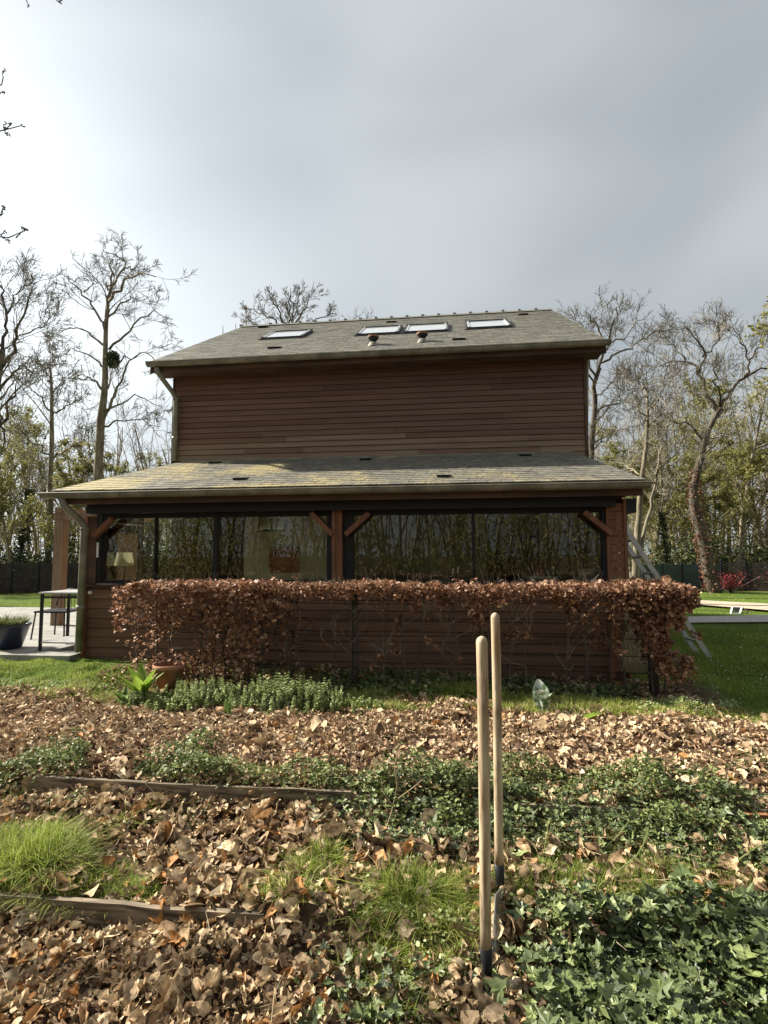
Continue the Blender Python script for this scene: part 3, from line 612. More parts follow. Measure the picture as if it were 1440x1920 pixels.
for k, (px, lab, m_) in enumerate(((1053, 'teal backed chair inside the right window beside the white table', 'greenfence'), (1104, 'white backed chair inside the veranda nearest the right window edge', 'white'))):
    ch = empty('indoor_chair', lab, 'chair', 'chairs inside the veranda'); p = aty(px, 1066, 7.4)
    b = MB(); b.box((p[0]-.2, 7.38, 1.02), (p[0]+.2, 7.41, p[2])); b.build('backrest', M[m_], ch)
    b = MB(); b.box((p[0]-.2, 7.02, .72), (p[0]+.2, 7.40, .76)); b.build('seat', M[m_], ch)
    for sx in (-.18, .16):
        for yy in (7.04, 7.37):
            b = MB(); b.box((p[0]+sx, yy, .17), (p[0]+sx+.02, yy+.02, .719)); b.build('leg', M['black'], ch)
# terrace table with black frame
tt = empty('terrace_table', 'black framed side table with a greenish glass top on the terrace', 'table')
c0 = aty(80, 1113, 6.9); c1 = aty(150, 1113, 6.9)
x0, x1, y0, y1, zt = c0[0], c1[0]+.1, 6.86, 7.42, c0[2]
x1 = min(x1, XL-.06)
b = MB(); b.box((x0-.02, y0-.02, zt+.001), (x1+.02, y1+.02, zt+.022)); b.build('tabletop', M['alu'], tt)
for xx in (x0, x1-.03):
    for yy in (y0, y1-.03):
        b = MB(); b.box((xx, yy, .2), (xx+.032, yy+.032, zt)); b.build('leg', M['black'], tt)
b = MB()
for zz in (.30,): b.box((x0+.033, y0+.004, zz), (x1-.033, y1-.004, zz+.02))
b.build('shelf', M['alu'], tt)
b = MB(); b.box((x0+.034, y0+.002, zt-.06), (x1-.034, y0+.022, zt-.035)); b.build('rail', M['black'], tt)
# mesh garden chair
gc = empty('garden_chair', 'dark metal garden chair with a woven seat behind the terrace table', 'chair')
cc = aty(112, 1165, 8.0); cx, cy, cz = cc[0], 8.0, .62
b = MB(); b.box((cx-.26, cy-.24, cz-.015), (cx+.26, cy+.24, cz+.012)); b.build('seat', M['black'], gc)
for sx in (-.24, .24):
    for sy in (-.22, .22):
        b = MB(); b.tubes(np.array([[cx+sx, cy+sy, cz], [cx+sx*1.15, cy+sy*1.15, .2]]), np.array([.012, .012]), 6); b.build('leg', M['black'], gc)
b = MB(); th = np.linspace(0, math.pi, 12); b.tubes(np.stack([cx+.26*np.cos(th), cy+.25+.0*th, cz+.28*np.sin(th)+.05], -1), np.full(12, .012), 6)
for k in range(-3, 4): b.tubes(np.array([[cx+k*.06, cy+.25, cz], [cx+k*.06, cy+.25, cz+.28]]), np.array([.005, .005]), 4)
b.build('backrest', M['black'], gc)
# blue pot at the left edge
bp = empty('blue_planter', 'dark blue glazed planter of feathery green foliage at the left edge of the terrace', 'planter')
bc = aty(14, 1207, 7.0); bc[2] = .2
b = MB(); b.lathe([(0, .01), (.17, 0), (.26, .30), (.285, .33), (.27, .34), (.25, .33), (.24, .29), (0, .29)], bc, 32); b.build('pot', M['bluepot'], bp, True)
b = MB(); n = 900; th = rng.uniform(0, 2*math.pi, n); rr = np.sqrt(rng.random(n))*.2
blades(b, np.stack([bc[0]+rr*np.cos(th), bc[1]+rr*np.sin(th), np.full(n, bc[2]+.29)], -1), rng.uniform(.10, .24, n), np.full(n, .012), rng.uniform(.2, 1.6, n), heading=th+rng.normal(0, .8, n)); b.build('foliage', M['cover'], bp)
# terracotta pot by the hedge
tp = empty('terracotta_pot', 'empty round terracotta pot at the left foot of the hedge', 'pot')
tc_ = atz(318, 1262, .05); tc_ = aty(318, 1250, 5.62); tc_[2] = gz(tc_[0], 5.62)+.05
b = MB(); b.lathe([(0, -.08), (.10, -.08), (.152, .165), (.168, .168), (.172, .215), (.160, .217), (.150, .17), (.10, .03), (0, .03)], tc_, 36); b.build('pot', M['terracotta'], tp, True)

# ladder
ld = empty('ladder', 'grey aluminium ladder leaning on the right side of the house behind the hedge', 'ladder')
bt = atz(1331, 1234, .0); yb0 = bt[1]; q = aty(1182, 1004, yb0); dirv = (q-bt)/np.linalg.norm(q-bt); tpn = bt+dirv*((UR+.05-bt[0])/dirv[0])
off = np.array([0, .42, 0])
b1 = []
for k, o_ in enumerate((np.zeros(3), off)):
    b = MB(); b.bar(bt+o_, tpn+o_, .028, .07, upv=(0, 1, 0) if False else (1, 0, .3)); b.build('rail', M['alu'], ld)
Ln = np.linalg.norm(tpn-bt); s = .25
while s < Ln-.1:
    b = MB(); b.bar(bt+dirv*s+[0, .015, 0], bt+dirv*s+off-[0, .015, 0], .03, .03); b.build('rung', M['alu'], ld); s += .28
# leaning weathered boards behind the right end of the hedge
wb = empty('board_stack', 'pale weathered slatted boards leaning behind the right end of the hedge', 'boards')
for k in range(6):
    px = 1172+k*8.5; a = aty(px, 1262, 6.35); c = aty(px+2, 1135+6*(k % 2), 6.5)
    b = MB(); b.bar(a, c, .045, .014, upv=(0, 1, 0)); b.build('board', M['palewood'], wb)
b = MB(); b.bar(aty(1165, 1250, 6.31), aty(1225, 1252, 6.31), .02, .09); b.build('cross_board', M['palewood'], wb)

# ---------------------------------------------------------------- trees
def resample(P, m):
    P = np.asarray(P, float); d = np.r_[0, np.cumsum(np.linalg.norm(np.diff(P, axis=0), axis=1))]; t = np.linspace(0, d[-1], m)
    return np.stack([np.interp(t, d, P[:, k]) for k in range(P.shape[1])], -1)
def grow(P, Rr, per, lr, ang, trop, wander, n, rg, tmin=.15, rk=.55, rtip=.25, lmin=0, droop=0):
    T, m, _ = P.shape; C = T*per; idx = np.repeat(np.arange(T), per)
    t = tmin+(1-tmin)*rg.random(C)**.8; f = t*(m-1); i = np.minimum(f.astype(int), m-2); fr = (f-i)[:, None]
    o = P[idx, i]*(1-fr)+P[idx, i+1]*fr; tg = P[idx, i+1]-P[idx, i]; tg /= np.linalg.norm(tg, axis=1, keepdims=True)+1e-9
    r0 = (Rr[idx, i]*(1-fr[:, 0])+Rr[idx, i+1]*fr[:, 0])*rk
    Ln = np.linalg.norm(np.diff(P, axis=1), axis=2).sum(1)[idx]*lr*rg.uniform(.5, 1.2, C)*(1.15-.6*t); Ln = np.maximum(Ln, lmin)
    rv = rg.normal(0, 1, (C, 3)); pr = rv-(rv*tg).sum(1, keepdims=True)*tg; pr /= np.linalg.norm(pr, axis=1, keepdims=True)
    a = (ang*rg.uniform(.6, 1.3, C))[:, None]; d = tg*np.cos(a)+pr*np.sin(a); Q = [o]; st = (Ln/(n-1))[:, None]
    for k in range(n-1):
        d = d+rg.normal(0, wander, (C, 3)); d[:, 2] += trop-droop*k; d /= np.linalg.norm(d, axis=1, keepdims=True); Q.append(Q[-1]+d*st)
    tt = np.linspace(0, 1, n)[None]
    return np.stack(Q, 1), r0[:, None]*(1-(1-rtip)*tt)
def leafdots(mb, P, n, size, rg, spread=.1):
    T, m, _ = P.shape; i = rg.integers(0, T, n); j = rg.integers(1, m, n)
    pos = P[i, j]+rg.normal(0, spread, (n, 3)); tv = np.array([(-.5, 0, 0), (0, -.35, .08), (.5, 0, 0), (0, .35, .08)])
    mb.inst(tv, [np.array([(0, 1, 2, 3)])], rotz_tilt(n, .9, rg), pos, size*rg.uniform(.6, 1.3, n), rg.random(n))
def traced_tree(name, label, cat, trunkpx, limbspx, d, seed, levels, bark='bark', jit=.5, extra=None, minr=.006, group=None, twig='twig', trop=.05, droop=.0, lsc=1.):
    """trunk/limbs as (px, py, radius px) at depth d; limbs get a depth drift"""
    rg = np.random.default_rng(seed); root = empty(name, label, cat, group)
    def conv(pl, ddrift):
        pl = np.array(pl, float); k = len(pl); dr = np.linspace(0, ddrift, k)
        P = np.array([at(p[0], p[1], d+dr[q]) for q, p in enumerate(pl)]); return np.concatenate([P, (pl[:, 2:3]*.8*d/FPX)], 1)
    tr = resample(conv(trunkpx, 0), 24); ph = rg.uniform(0, 6)
    tr[:, :2] += np.stack([.02*np.sin(np.arange(24)*.9+ph), .02*np.cos(np.arange(24)*.7)], -1)*tr[:, 3:4]*6
    if tr[0, 2] > .0: pass
    b = MB(); b.tubes(tr[:, :3], tr[:, 3], 12)
    LP, LR = [], []
    for l_ in limbspx:
        q = resample(conv(l_, rg.normal(0, jit*2)), 12); q[1:-1, :3] += rg.normal(0, .05, (10, 3))*(d/20); LP.append(q[:, :3]); LR.append(np.maximum(q[:, 3], minr))
    LP = np.array(LP); LR = np.array(LR)
    b.tubes(LP, LR, 8); b.build('trunk', M[bark], root, True)
    c = MB(); par, pr = LP, LR; last = None
    if len(limbspx): 
        tt_ = resample(tr[12:], 12); par = np.concatenate([par, tt_[None, :, :3]]); pr = np.concatenate([pr, tt_[None, :, 3]])
    for li, (per, lr, ang, wn, n, k) in enumerate(levels):
        par, pr = grow(par, pr, per, lr, ang, trop, wn, n, rg, droop=droop, rk=.40, lmin=(1.5, .75, .4)[li]*lsc, tmin=(.2, .15, .1)[li]); pr = np.maximum(pr, minr); c.tubes(par, pr, k); last = par
    c.build('crown', M[twig], root)
    if extra: extra(root, last, LP, rg, conv)
    return root
LVB = [(8, .5, .75, .13, 8, 4), (6, .5, .75, .13, 6, 3), (4, .55, .7, .13, 4, 3)]
LV = [(7, .55, .9, .16, 6, 4), (6, .55, .85, .2, 5, 3), (4, .6, .8, .2, 4, 3)]
def mistle(root, last, LP, rg, conv):
    p = at(212, 674, 21.8); b = MB(); n = 900; v = rg.normal(0, 1, (n, 3)); v /= np.linalg.norm(v, axis=1, keepdims=True)
    pos = p+v*(rg.random(n)**.5)[:, None]*np.array([.28, .28, .38]); tv = np.array([(-.5, 0, 0), (0, -.2, .1), (.5, 0, 0), (0, .2, .1)])
    b.inst(tv, [np.array([(0, 1, 2, 3)])], rotz_tilt(n, 1.2, rg), pos, np.full(n, .13), rg.random(n)); o = b.build('mistletoe', M['ever'], root); o['label'] = 'round dark mistletoe clump on the trunk'
traced_tree('tall_bare_tree', 'tall bare tree with a dark round clump halfway up its trunk, left of the house', 'tree',
    [(160, 1120, 13), (172, 1000, 11.5), (182, 900, 10), (188, 830, 9), (190, 785, 9), (196, 730, 7), (197, 680, 6), (198, 640, 5.2), (199, 600, 4.6), (203, 560, 4), (210, 535, 3.2)],
    [[(204, 565, 3.4), (222, 545, 3), (238, 522, 2.3), (262, 512, 1.6), (292, 519, .8)], [(210, 537, 3), (226, 515, 2.6), (235, 505, 2), (233, 488, 1.6), (212, 476, 1.2), (192, 466, .7)],
     [(233, 506, 2), (252, 502, 1.4), (262, 492, .8)], [(203, 545, 2.4), (210, 520, 2), (207, 500, 1.5), (213, 487, .8)], [(196, 618, 3), (182, 590, 2.6), (166, 562, 2.2), (148, 542, 1.6), (134, 530, 1.2), (128, 517, .7)],
     [(158, 548, 1.6), (172, 535, 1.1), (182, 528, .6)], [(196, 648, 3), (180, 635, 2.2), (160, 622, 1.6), (130, 612, 1.2), (105, 630, .6)], [(205, 655, 3), (232, 635, 2.4), (262, 600, 1.7), (292, 585, 1), (325, 600, .5)],
     [(192, 790, 4), (206, 765, 3.4), (225, 715, 2.4), (240, 680, 1.8), (262, 660, .8)], [(190, 730, 3), (172, 712, 2), (148, 705, 1.4), (120, 715, .6)], [(196, 775, 3), (220, 758, 2), (255, 745, 1.4), (300, 760, .6)],
     [(198, 600, 2.6), (215, 580, 2), (245, 560, 1.4), (275, 560, .6)], [(195, 690, 2.6), (170, 668, 1.8), (140, 655, 1.1), (110, 660, .5)], [(205, 690, 2.4), (235, 670, 1.7), (270, 660, 1.2), (310, 690, .5)], [(192, 800, 2.4), (225, 790, 1.7), (265, 785, 1.1), (300, 820, .5)]],
    22, 3, [(6, .5, .8, .13, 8, 4), (6, .5, .75, .14, 6, 3), (4, .55, .7, .14, 4, 3)], bark='barklit', extra=mistle, droop=.008, lsc=0.42, minr=.007)
traced_tree('spreading_bare_tree', 'dark bare tree with sinuous limbs cut by the left edge of the photo', 'tree',
    [(-55, 1130, 15), (-40, 1000, 13), (-25, 850, 11), (-12, 750, 9), (0, 690, 7.5), (5, 655, 6)],
    [[(2, 690, 5), (22, 662, 4), (35, 640, 3.2), (33, 610, 2.6), (52, 585, 1.8), (58, 550, 1)], [(5, 660, 4), (14, 620, 3.2), (12, 580, 2.6), (2, 545, 2), (-10, 520, 1)], [(12, 590, 2.4), (25, 565, 1.8), (40, 540, 1.2), (62, 530, .6)],
     [(35, 630, 2), (60, 620, 1.4), (90, 600, .7)], [(-10, 740, 4), (20, 700, 2.6), (45, 690, 1.8), (70, 700, .7)], [(-20, 830, 5), (5, 790, 3.4), (20, 740, 2.2), (30, 720, 1)], [(0, 650, 3), (-30, 600, 2.4), (-40, 560, 1.4)], [(-8, 770, 3.5), (10, 810, 2.4), (2, 850, 1)]],
    16, 5, LVB, lsc=0.5, minr=.006)
traced_tree('fork_tree', 'tall bare tree with a many forked crown close behind the right end of the roof', 'tree',
    [(1104, 1120, 9), (1106, 900, 8), (1108, 840, 7), (1115, 780, 6), (1116, 750, 5.5), (1112, 725, 5), (1125, 690, 4)],
    [[(1120, 705, 4), (1128, 670, 3), (1140, 630, 2.2), (1150, 600, 1.6), (1155, 575, .8)], [(1115, 720, 3.6), (1108, 680, 2.6), (1100, 640, 1.8), (1085, 600, .8)], [(1128, 680, 3), (1160, 660, 2.2), (1190, 650, 1.6), (1225, 620, 1), (1245, 622, .5)],
     [(1118, 770, 2.6), (1150, 755, 1.8), (1180, 745, 1.3), (1200, 728, .7)], [(1130, 665, 2.4), (1150, 640, 1.8), (1180, 625, 1.2), (1200, 600, .6)], [(1112, 730, 2.6), (1100, 700, 2), (1085, 690, 1)], [(1108, 850, 2.2), (1125, 830, 1.6), (1135, 800, .8)], [(1135, 640, 2), (1120, 610, 1.4), (1105, 590, .7)], [(1117, 745, 2), (1140, 725, 1.4), (1160, 700, .7)]],
    19, 8, LVB, lsc=0.5, minr=.006)
def ivytrunk(root, last, LP, rg, conv):
    b = MB(); q = conv([(1335, 1110, 15), (1322, 1040, 15), (1308, 960, 15), (1300, 915, 14), (1305, 880, 8)], 0); q = resample(q, 60)
    n = 1100; i = rg.integers(0, 60, n); a = rg.uniform(0, 6.28, n); r_ = q[i, 3]*rg.uniform(.8, 1.35, n); pos = q[i, :3]+np.stack([r_*np.cos(a), r_*np.sin(a), rg.normal(0, .05, n)], -1)
    P, F = curled_leaves(n, 3, 2, rg, .6, .6, wid=.4); b.inst(P, F, rotz_tilt(n, 1.2, rg), pos, rg.uniform(.05, .10, n), rg.random(n)*.3); o = b.build('climbing_creeper', M['hedge'], root); o['label'] = 'dry reddish creeper on the lower trunk'
traced_tree('leaning_tree', 'large leaning tree with a creeper covered trunk on the right lawn edge', 'tree',
    [(1342, 1118, 15), (1334, 1095, 14), (1326, 1050, 12.5), (1314, 1000, 11.5), (1302, 945, 11), (1300, 915, 9.5), (1308, 880, 8), (1318, 850, 7), (1320, 830, 7), (1330, 800, 6.2), (1342, 778, 5.8), (1350, 765, 5.2)],
    [[(1345, 770, 5), (1325, 740, 4.2), (1315, 712, 3.6), (1308, 690, 3), (1285, 675, 2), (1255, 680, 1.4), (1225, 690, .7)], [(1312, 700, 3), (1320, 670, 2.4), (1312, 640, 1.8), (1290, 620, 1.2), (1265, 618, .6)],
     [(1318, 670, 2.2), (1345, 640, 1.7), (1350, 615, 1.2), (1340, 600, .6)], [(1350, 766, 5), (1366, 740, 4.2), (1385, 715, 3.5), (1405, 700, 2.8), (1440, 690, 2), (1480, 670, 1)], [(1395, 706, 3), (1403, 670, 2.2), (1390, 640, 1.6), (1372, 612, .8)],
     [(1404, 675, 2), (1425, 650, 1.5), (1440, 620, .8)], [(1318, 835, 4), (1308, 812, 3), (1290, 795, 2.4), (1262, 790, 1.8), (1235, 770, .9)], [(1300, 912, 3), (1280, 918, 2), (1262, 915, .8)], [(1350, 762, 3), (1345, 730, 2.2), (1338, 700, 1.6), (1355, 670, .8)], [(1340, 640, 1.6), (1360, 620, 1.1), (1380, 605, .6)], [(1285, 676, 2), (1262, 650, 1.4), (1235, 640, .7)]],
    20, 12, LVB, bark='bark', extra=ivytrunk, lsc=0.5, minr=.0065)
traced_tree('twin_stem_tree', 'slim bare tree between the house corner and the leaning tree', 'tree',
    [(1186, 1130, 9), (1196, 1010, 8), (1200, 930, 6), (1206, 880, 5), (1212, 830, 4.4), (1215, 780, 3.6), (1213, 740, 2.4)],
    [[(1213, 745, 2.2), (1203, 725, 1.6), (1206, 708, .8)], [(1214, 770, 2), (1240, 745, 1.5), (1258, 735, .7)], [(1214, 800, 2), (1235, 780, 1.6), (1268, 770, .8)], [(1200, 1040, 5), (1218, 960, 4), (1228, 890, 3), (1240, 840, 2), (1262, 820, 1)], [(1228, 890, 3), (1245, 870, 2), (1275, 850, 1)], [(1203, 890, 2), (1185, 882, 1.6), (1172, 872, .8)], [(1216, 790, 2), (1200, 770, 1.4), (1190, 750, .6)]],
    15.5, 14, LVB, bark='barklit', lsc=0.7, minr=.005)
traced_tree('round_crowned_tree', 'bare tree whose rounded crown alone shows above the roof ridge', 'tree',
    [(545, 1060, 9), (545, 760, 7), (543, 660, 5), (541, 630, 4)],
    [[(541, 640, 3), (520, 610, 2.2), (495, 590, 1.5), (470, 578, .7)], [(541, 640, 3), (530, 600, 2), (515, 570, 1.3), (505, 552, .6)], [(542, 640, 3), (543, 600, 2), (540, 565, 1.3), (545, 540, .6)], [(542, 640, 3), (560, 600, 2), (575, 570, 1.3), (585, 555, .6)], [(543, 640, 3), (572, 612, 2), (600, 595, 1.3), (618, 590, .6)], [(541, 645, 3), (505, 625, 2), (480, 612, 1), (462, 600, .5)], [(543, 625, 2), (552, 580, 1.5), (562, 550, .6)], [(543, 645, 3), (585, 628, 2), (612, 612, .8)]],
    30, 21, [(9, .45, .6, .12, 6, 4), (6, .5, .65, .15, 5, 3), (4, .5, .7, .2, 4, 3)], lsc=0.36, minr=.010)
traced_tree('distant_tree_top', 'distant bare tree top poking above the middle of the roof ridge', 'tree', [(678, 1060, 4), (676, 700, 3), (676, 620, 2)], [[(676, 625, 1.6), (668, 600, 1), (664, 588, .5)], [(676, 625, 1.6), (682, 604, 1), (692, 592, .5)], [(676, 625, 1.6), (660, 612, 1), (650, 600, .5)]], 34, 23, [(5, .4, .6, .12, 4, 3), (3, .5, .7, .15, 3, 3)], lsc=0.4, minr=.009)
traced_tree('slender_bare_tree', 'slender bare tree standing left of the tall one with the clump', 'tree',
    [(90, 1120, 7), (94, 950, 6), (97, 820, 5), (97, 740, 3.6), (95, 690, 2)],
    [[(97, 720, 2), (80, 690, 1.4), (70, 670, .6)], [(97, 740, 2), (115, 715, 1.4), (128, 700, .6)], [(96, 770, 2.4), (70, 740, 1.6), (45, 720, .8)], [(97, 780, 2.4), (125, 760, 1.6), (150, 750, .8)], [(96, 850, 2.6), (60, 830, 1.6), (30, 800, .8)], [(97, 860, 2.6), (130, 840, 1.8), (160, 825, .8)], [(95, 700, 1.6), (97, 670, 1), (90, 650, .5)]],
    24, 25, LVB, bark='barklit', lsc=0.45, minr=.008)

# woodland tree prototypes
def wood_proto(seed, H, leafn, leafsize, lean=.03, ivy=False, bark='barklit'):
    rg = np.random.default_rng(seed); tr = np.array([[0, 0, -.1]]); d = np.array([rg.normal(0, lean), rg.normal(0, lean), 1]); P = [tr[0]]
    for k in range(13): d = d+rg.normal(0, .05, 3); d[2] = 1; P.append(P[-1]+d*H/14)
    P = np.array(P)[None]; Rr = (np.linspace(.15, .02, 14)*H/11)[None]
    b = MB(); b.tubes(P, Rr, 7)
    A, AR = grow(P, Rr, 15, .36, .85, .07, .12, 7, rg, tmin=.28, rk=.5); b.tubes(A, AR, 5)
    c = MB(); B_, BR = grow(A, AR, 6, .5, .8, .05, .16, 5, rg, tmin=.2); BR = np.maximum(BR, .009); c.tubes(B_, BR, 3)
    C_, CR = grow(B_, BR, 4, .55, .8, .04, .2, 4, rg, tmin=.1); CR = np.maximum(CR, .0065); c.tubes(C_, CR, 3)
    lf = None
    if leafn: lf = MB(); leafdots(lf, np.concatenate([C_]), leafn, leafsize, rg, .08)
    iv = None
    if ivy:
        iv = MB(); n = 2500; z = rg.random(n)*H*.6; i = np.clip((z/H*14).astype(int), 0, 13); a = rg.uniform(0, 6.28, n); r_ = np.abs(rg.normal(.3, .2, n))*(1-z/H*.8)
        pos = P[0][i]+np.stack([r_*np.cos(a), r_*np.sin(a), 0*a], -1); pos[:, 2] = z; tv = np.array([(-.5, 0, 0), (0, -.4, .1), (.5, 0, 0), (0, .4, .1)])
        iv.inst(tv, [np.array([(0, 1, 2, 3)])], rotz_tilt(n, 1., rg), pos, rg.uniform(.10, .2, n), rg.random(n))
    return [('trunk', b, bark), ('crown', c, 'fartwig'), ('leaves', lf, 'fresh'), ('ivy', iv, 'ever')]
def make_thing(parts, name, label, cat, group):
    r = empty(name, label, cat, group)
    for nm, mb_, m in parts:
        if mb_: mb_.build(nm, M[m], r, smooth=(nm == 'trunk'))
    return r
def dup(root, loc, rz, s, label=None):
    r = root.copy(); col.objects.link(r); r.location = loc; r.rotation_euler = (0, 0, rz); r.scale = (s, s, s)
    if label: r['label'] = label
    for ch in list(root.children): c = ch.copy(); col.objects.link(c); c.parent = r
    return r
kinds = [('woodland_tree', 'bare woodland tree among the trees beyond the lawn', wood_proto(31, 11, 0, .1)),
         ('budding_tree', 'woodland tree with sparse yellow-green new leaves beyond the lawn', wood_proto(32, 10, 2600, .12)),
         ('leafing_tree', 'shorter tree full of fresh yellow-green leaves at the wood edge', wood_proto(33, 7, 6000, .12)),
         ('ivy_clad_tree', 'tree in the wood with dark ivy covering its trunk', wood_proto(34, 10, 500, .1, ivy=True))]
protos = []
spots = []
rw = random.Random(5)
def spot(px, d, kind, s=1.): q = atz_d(px, d); spots.append((q[0], q[1], kind, s))
def atz_d(px, d): p = CAM+(fw+rt*(px-720)/FPX)*d; return p
for px, d, k, s in ((20, 30, 1, 1.0), (60, 27, 1, .8), (115, 29, 1, .85), (140, 33, 0, .9), (150, 26, 2, 1.0), (225, 30, 0, .8), (250, 34, 1, .8), (290, 27, 2, .85), (-10, 26, 3, .85), (40, 24, 3, .75), (30, 22, 2, .8), (300, 31, 0, .85), (270, 26, 3, .55),
                    (75, 35, 0, 1.0), (-40, 34, 0, 1.), (180, 37, 0, .95), (330, 36, 0, .8), (100, 23, 2, .75), (205, 25, 2, .8),
                    (1150, 30, 1, .8), (1180, 25, 2, .9), (1225, 28, 0, .9), (1250, 24, 3, .55), (1265, 30, 1, .9), (1290, 34, 0, 1.), (1340, 27, 1, .95), (1365, 31, 1, 1.05), (1385, 25, 0, .95), (1400, 29, 1, 1.0), (1420, 26, 2, 1.0), (1445, 24, 1, 1.0), (1290, 27, 2, .9), (1350, 35, 0, 1.05), (1410, 36, 0, 1.1), (1375, 23.5, 2, .85), (1470, 30, 1, 1.1), (1235, 33, 2, 1.), (1200, 35, 0, .9), (1320, 24, 2, .8), (1120, 33, 0, .9), (1430, 33, 1, 1.1)):
    spot(px, d, k, s)
for (x, y, k, s) in ((-30, 12, 0, 1), (-26, 20, 1, 1), (-34, 24, 2, 1), (28, 16, 1, 1), (32, 22, 0, 1), (27, 8, 2, 1)): spots.append((x, y, k, s))
# the wood behind the photographer, seen mirrored in the glazing
for k in range(22):
    spots.append((-15+k*1.7+rw.uniform(-.6, .6), rw.uniform(-24, -14), [0, 1, 0, 3, 1, 2][k % 6], rw.uniform(.75, 1.05)))
for q, (x, y, k, s) in enumerate(spots):
    nm, lab, pr = kinds[k]
    if len(protos) <= 3 and not any(p[0] == k for p in protos):
        r = make_thing(pr, nm, lab, 'tree', nm.replace('_', ' ')+'s of the surrounding wood'); protos.append((k, r)); r.location = (x, y, float(gz(x, y))); r.scale = (s, s, s); r.rotation_euler = (0, 0, rw.uniform(0, 6.28))
    else:
        r0 = [p[1] for p in protos if p[0] == k][0]; dup(r0, (x, y, 0), rw.uniform(0, 6.28), s)
# undergrowth and far wood: one mass nobody could count
def brush(name, pts, n, hmax, size, m, seed, twn=0):
    rg = np.random.default_rng(seed); pts = np.array(pts, float); b = MB()
    seg = rg.integers(0, len(pts)-1, n); t = rg.random(n); base = pts[seg]*(1-t[:, None])+pts[seg+1]*t[:, None]; hh = base[:, 2] if base.shape[1] > 2 else hmax
    x = base[:, 0]+rg.normal(0, .9, n); y = base[:, 1]+rg.normal(0, .9, n); cl_ = .55+.45*vnoise(x, y, .5)+.25*vnoise(x*3, y*3, .4)
    z = rg.random(n)**1.3*hmax*np.clip(cl_, .15, 1.2); tv = np.array([(-.5, 0, 0), (0, -.3, .1), (.5, 0, 0), (0, .3, .1)])
    b.inst(tv, [np.array([(0, 1, 2, 3)])], rotz_tilt(n, 1., rg), np.stack([x, y, z], -1), size*rg.uniform(.6, 1.4, n), rg.random(n))
    o = b.build(name, m); return o
def thicket(name, p0, p1, n, h, seed, m, dep=3.):
    rg = np.random.default_rng(seed); t = rg.random(n)[:, None]; o = np.array(p0)*(1-t)+np.array(p1)*t; o = np.concatenate([o+rg.normal(0, dep, (n, 2)), np.zeros((n, 1))], 1)
    d = np.concatenate([rg.normal(0, .12, (n, 2)), np.ones((n, 1))], 1); hh = rg.uniform(.55, 1.1, n)*h; Q = [o]
    for k in range(6): d = d+rg.normal(0, .10, (n, 3)); Q.append(Q[-1]+d*(hh/6)[:, None])
    P = np.stack(Q, 1); Rr = rg.uniform(.03, .10, n)[:, None]*np.linspace(1, .25, 7)[None]; b = MB(); b.tubes(P, Rr, 4)
    A, AR = grow(P, Rr, 7, .3, .8, .06, .15, 4, rg, tmin=.2); AR = np.maximum(AR, .012); b.tubes(A, AR, 3)
    B_, BR = grow(A, AR, 4, .5, .8, .05, .2, 3, rg); BR = np.maximum(BR, .009); b.tubes(B_, BR, 3)
    return tag(b.build(name, m), None, 'wood', kind='stuff')
o = thicket('far_wood', (-34, 24), (-9, 44), 260, 9.5, 41, M['fartwig']); o['label'] = 'far off bare wood closing the view left of the house'
o = thicket('far_wood', (9, 40), (36, 26), 330, 10.5, 42, M['fartwig']); o['label'] = 'far off bare wood closing the view right of the house'
o = thicket('far_wood', (-28, -20), (26, -20), 300, 10, 43, M['fartwig'], 2.5); o['label'] = 'wood behind the photographer mirrored in the veranda glass'
A_ = lambda px, d: tuple(atz_d(px, d)[:2])
o = tag(brush('undergrowth', [A_(-160, 23), A_(0, 23), A_(120, 24), A_(300, 26), A_(330, 30)], 12000, 3.2, .15, M['ever'], 51), 'dark evergreen undergrowth at the wood edge left of the house', 'undergrowth', kind='stuff')
o = tag(brush('undergrowth', [A_(1130, 27), A_(1300, 25.5), A_(1440, 25), A_(1700, 22)], 11000, 3.0, .15, M['ever'], 52), 'dark undergrowth behind the green fence on the right', 'undergrowth', kind='stuff')
o = tag(brush('undergrowth', [A_(1130, 30), A_(1300, 27), A_(1440, 27), A_(1700, 24)], 26000, 8.0, .12, M['fresh'], 53), 'yellow-green leafing undergrowth right of the house', 'undergrowth', kind='stuff')
o = tag(brush('undergrowth', [A_(-160, 26), A_(0, 27), A_(170, 27), A_(330, 30)], 15000, 7.0, .11, M['fresh'], 54), 'yellow-green leafing undergrowth left of the house', 'undergrowth', kind='stuff')
o = tag(brush('undergrowth', [(-26, -13), (26, -13)], 42000, 7.5, .17, M['fresh'], 55), 'undergrowth behind the photographer mirrored in the glass', 'undergrowth', kind='stuff')
# fences at the far edges
def fence(name, pa, pb, d1, d2, h, m, label, cat, panels, rails=0):
    f = empty(name, label, cat); a = np.array(A_(pa, d1)); c = np.array(A_(pb, d2))
    for k in range(panels):
        p = a+(c-a)*k/panels; q = a+(c-a)*(k+1)/panels; t = (q-p)/np.linalg.norm(q-p)
        b = MB()
        if rails:
            for z in np.arange(.05, h, rails): b.bar((*(p+t*.05), z), (*(q-t*.05), z), .03, rails*.75)
        else: b.bar((*(p+t*.04), h/2), (*(q-t*.04), h/2), .03, h-.05)
        b.build('panel', M[m], f); b = MB(); b.bar((*p, 0), (*p, h+.04), .07, .07, upv=(1, 0, 0)); b.build('post', M['black'], f)
fence('green_fence', 1200, 1345, 20.8, 21.5, 1.05, 'greenfence', 'dark green solid fence panels beyond the right lawn', 'fence', 4)
fence('woven_fence', 1347, 1640, 21.5, 19.5, 1.15, 'darkfence', 'dark woven fence with gaps at the far right of the lawn', 'fence', 6, .1)
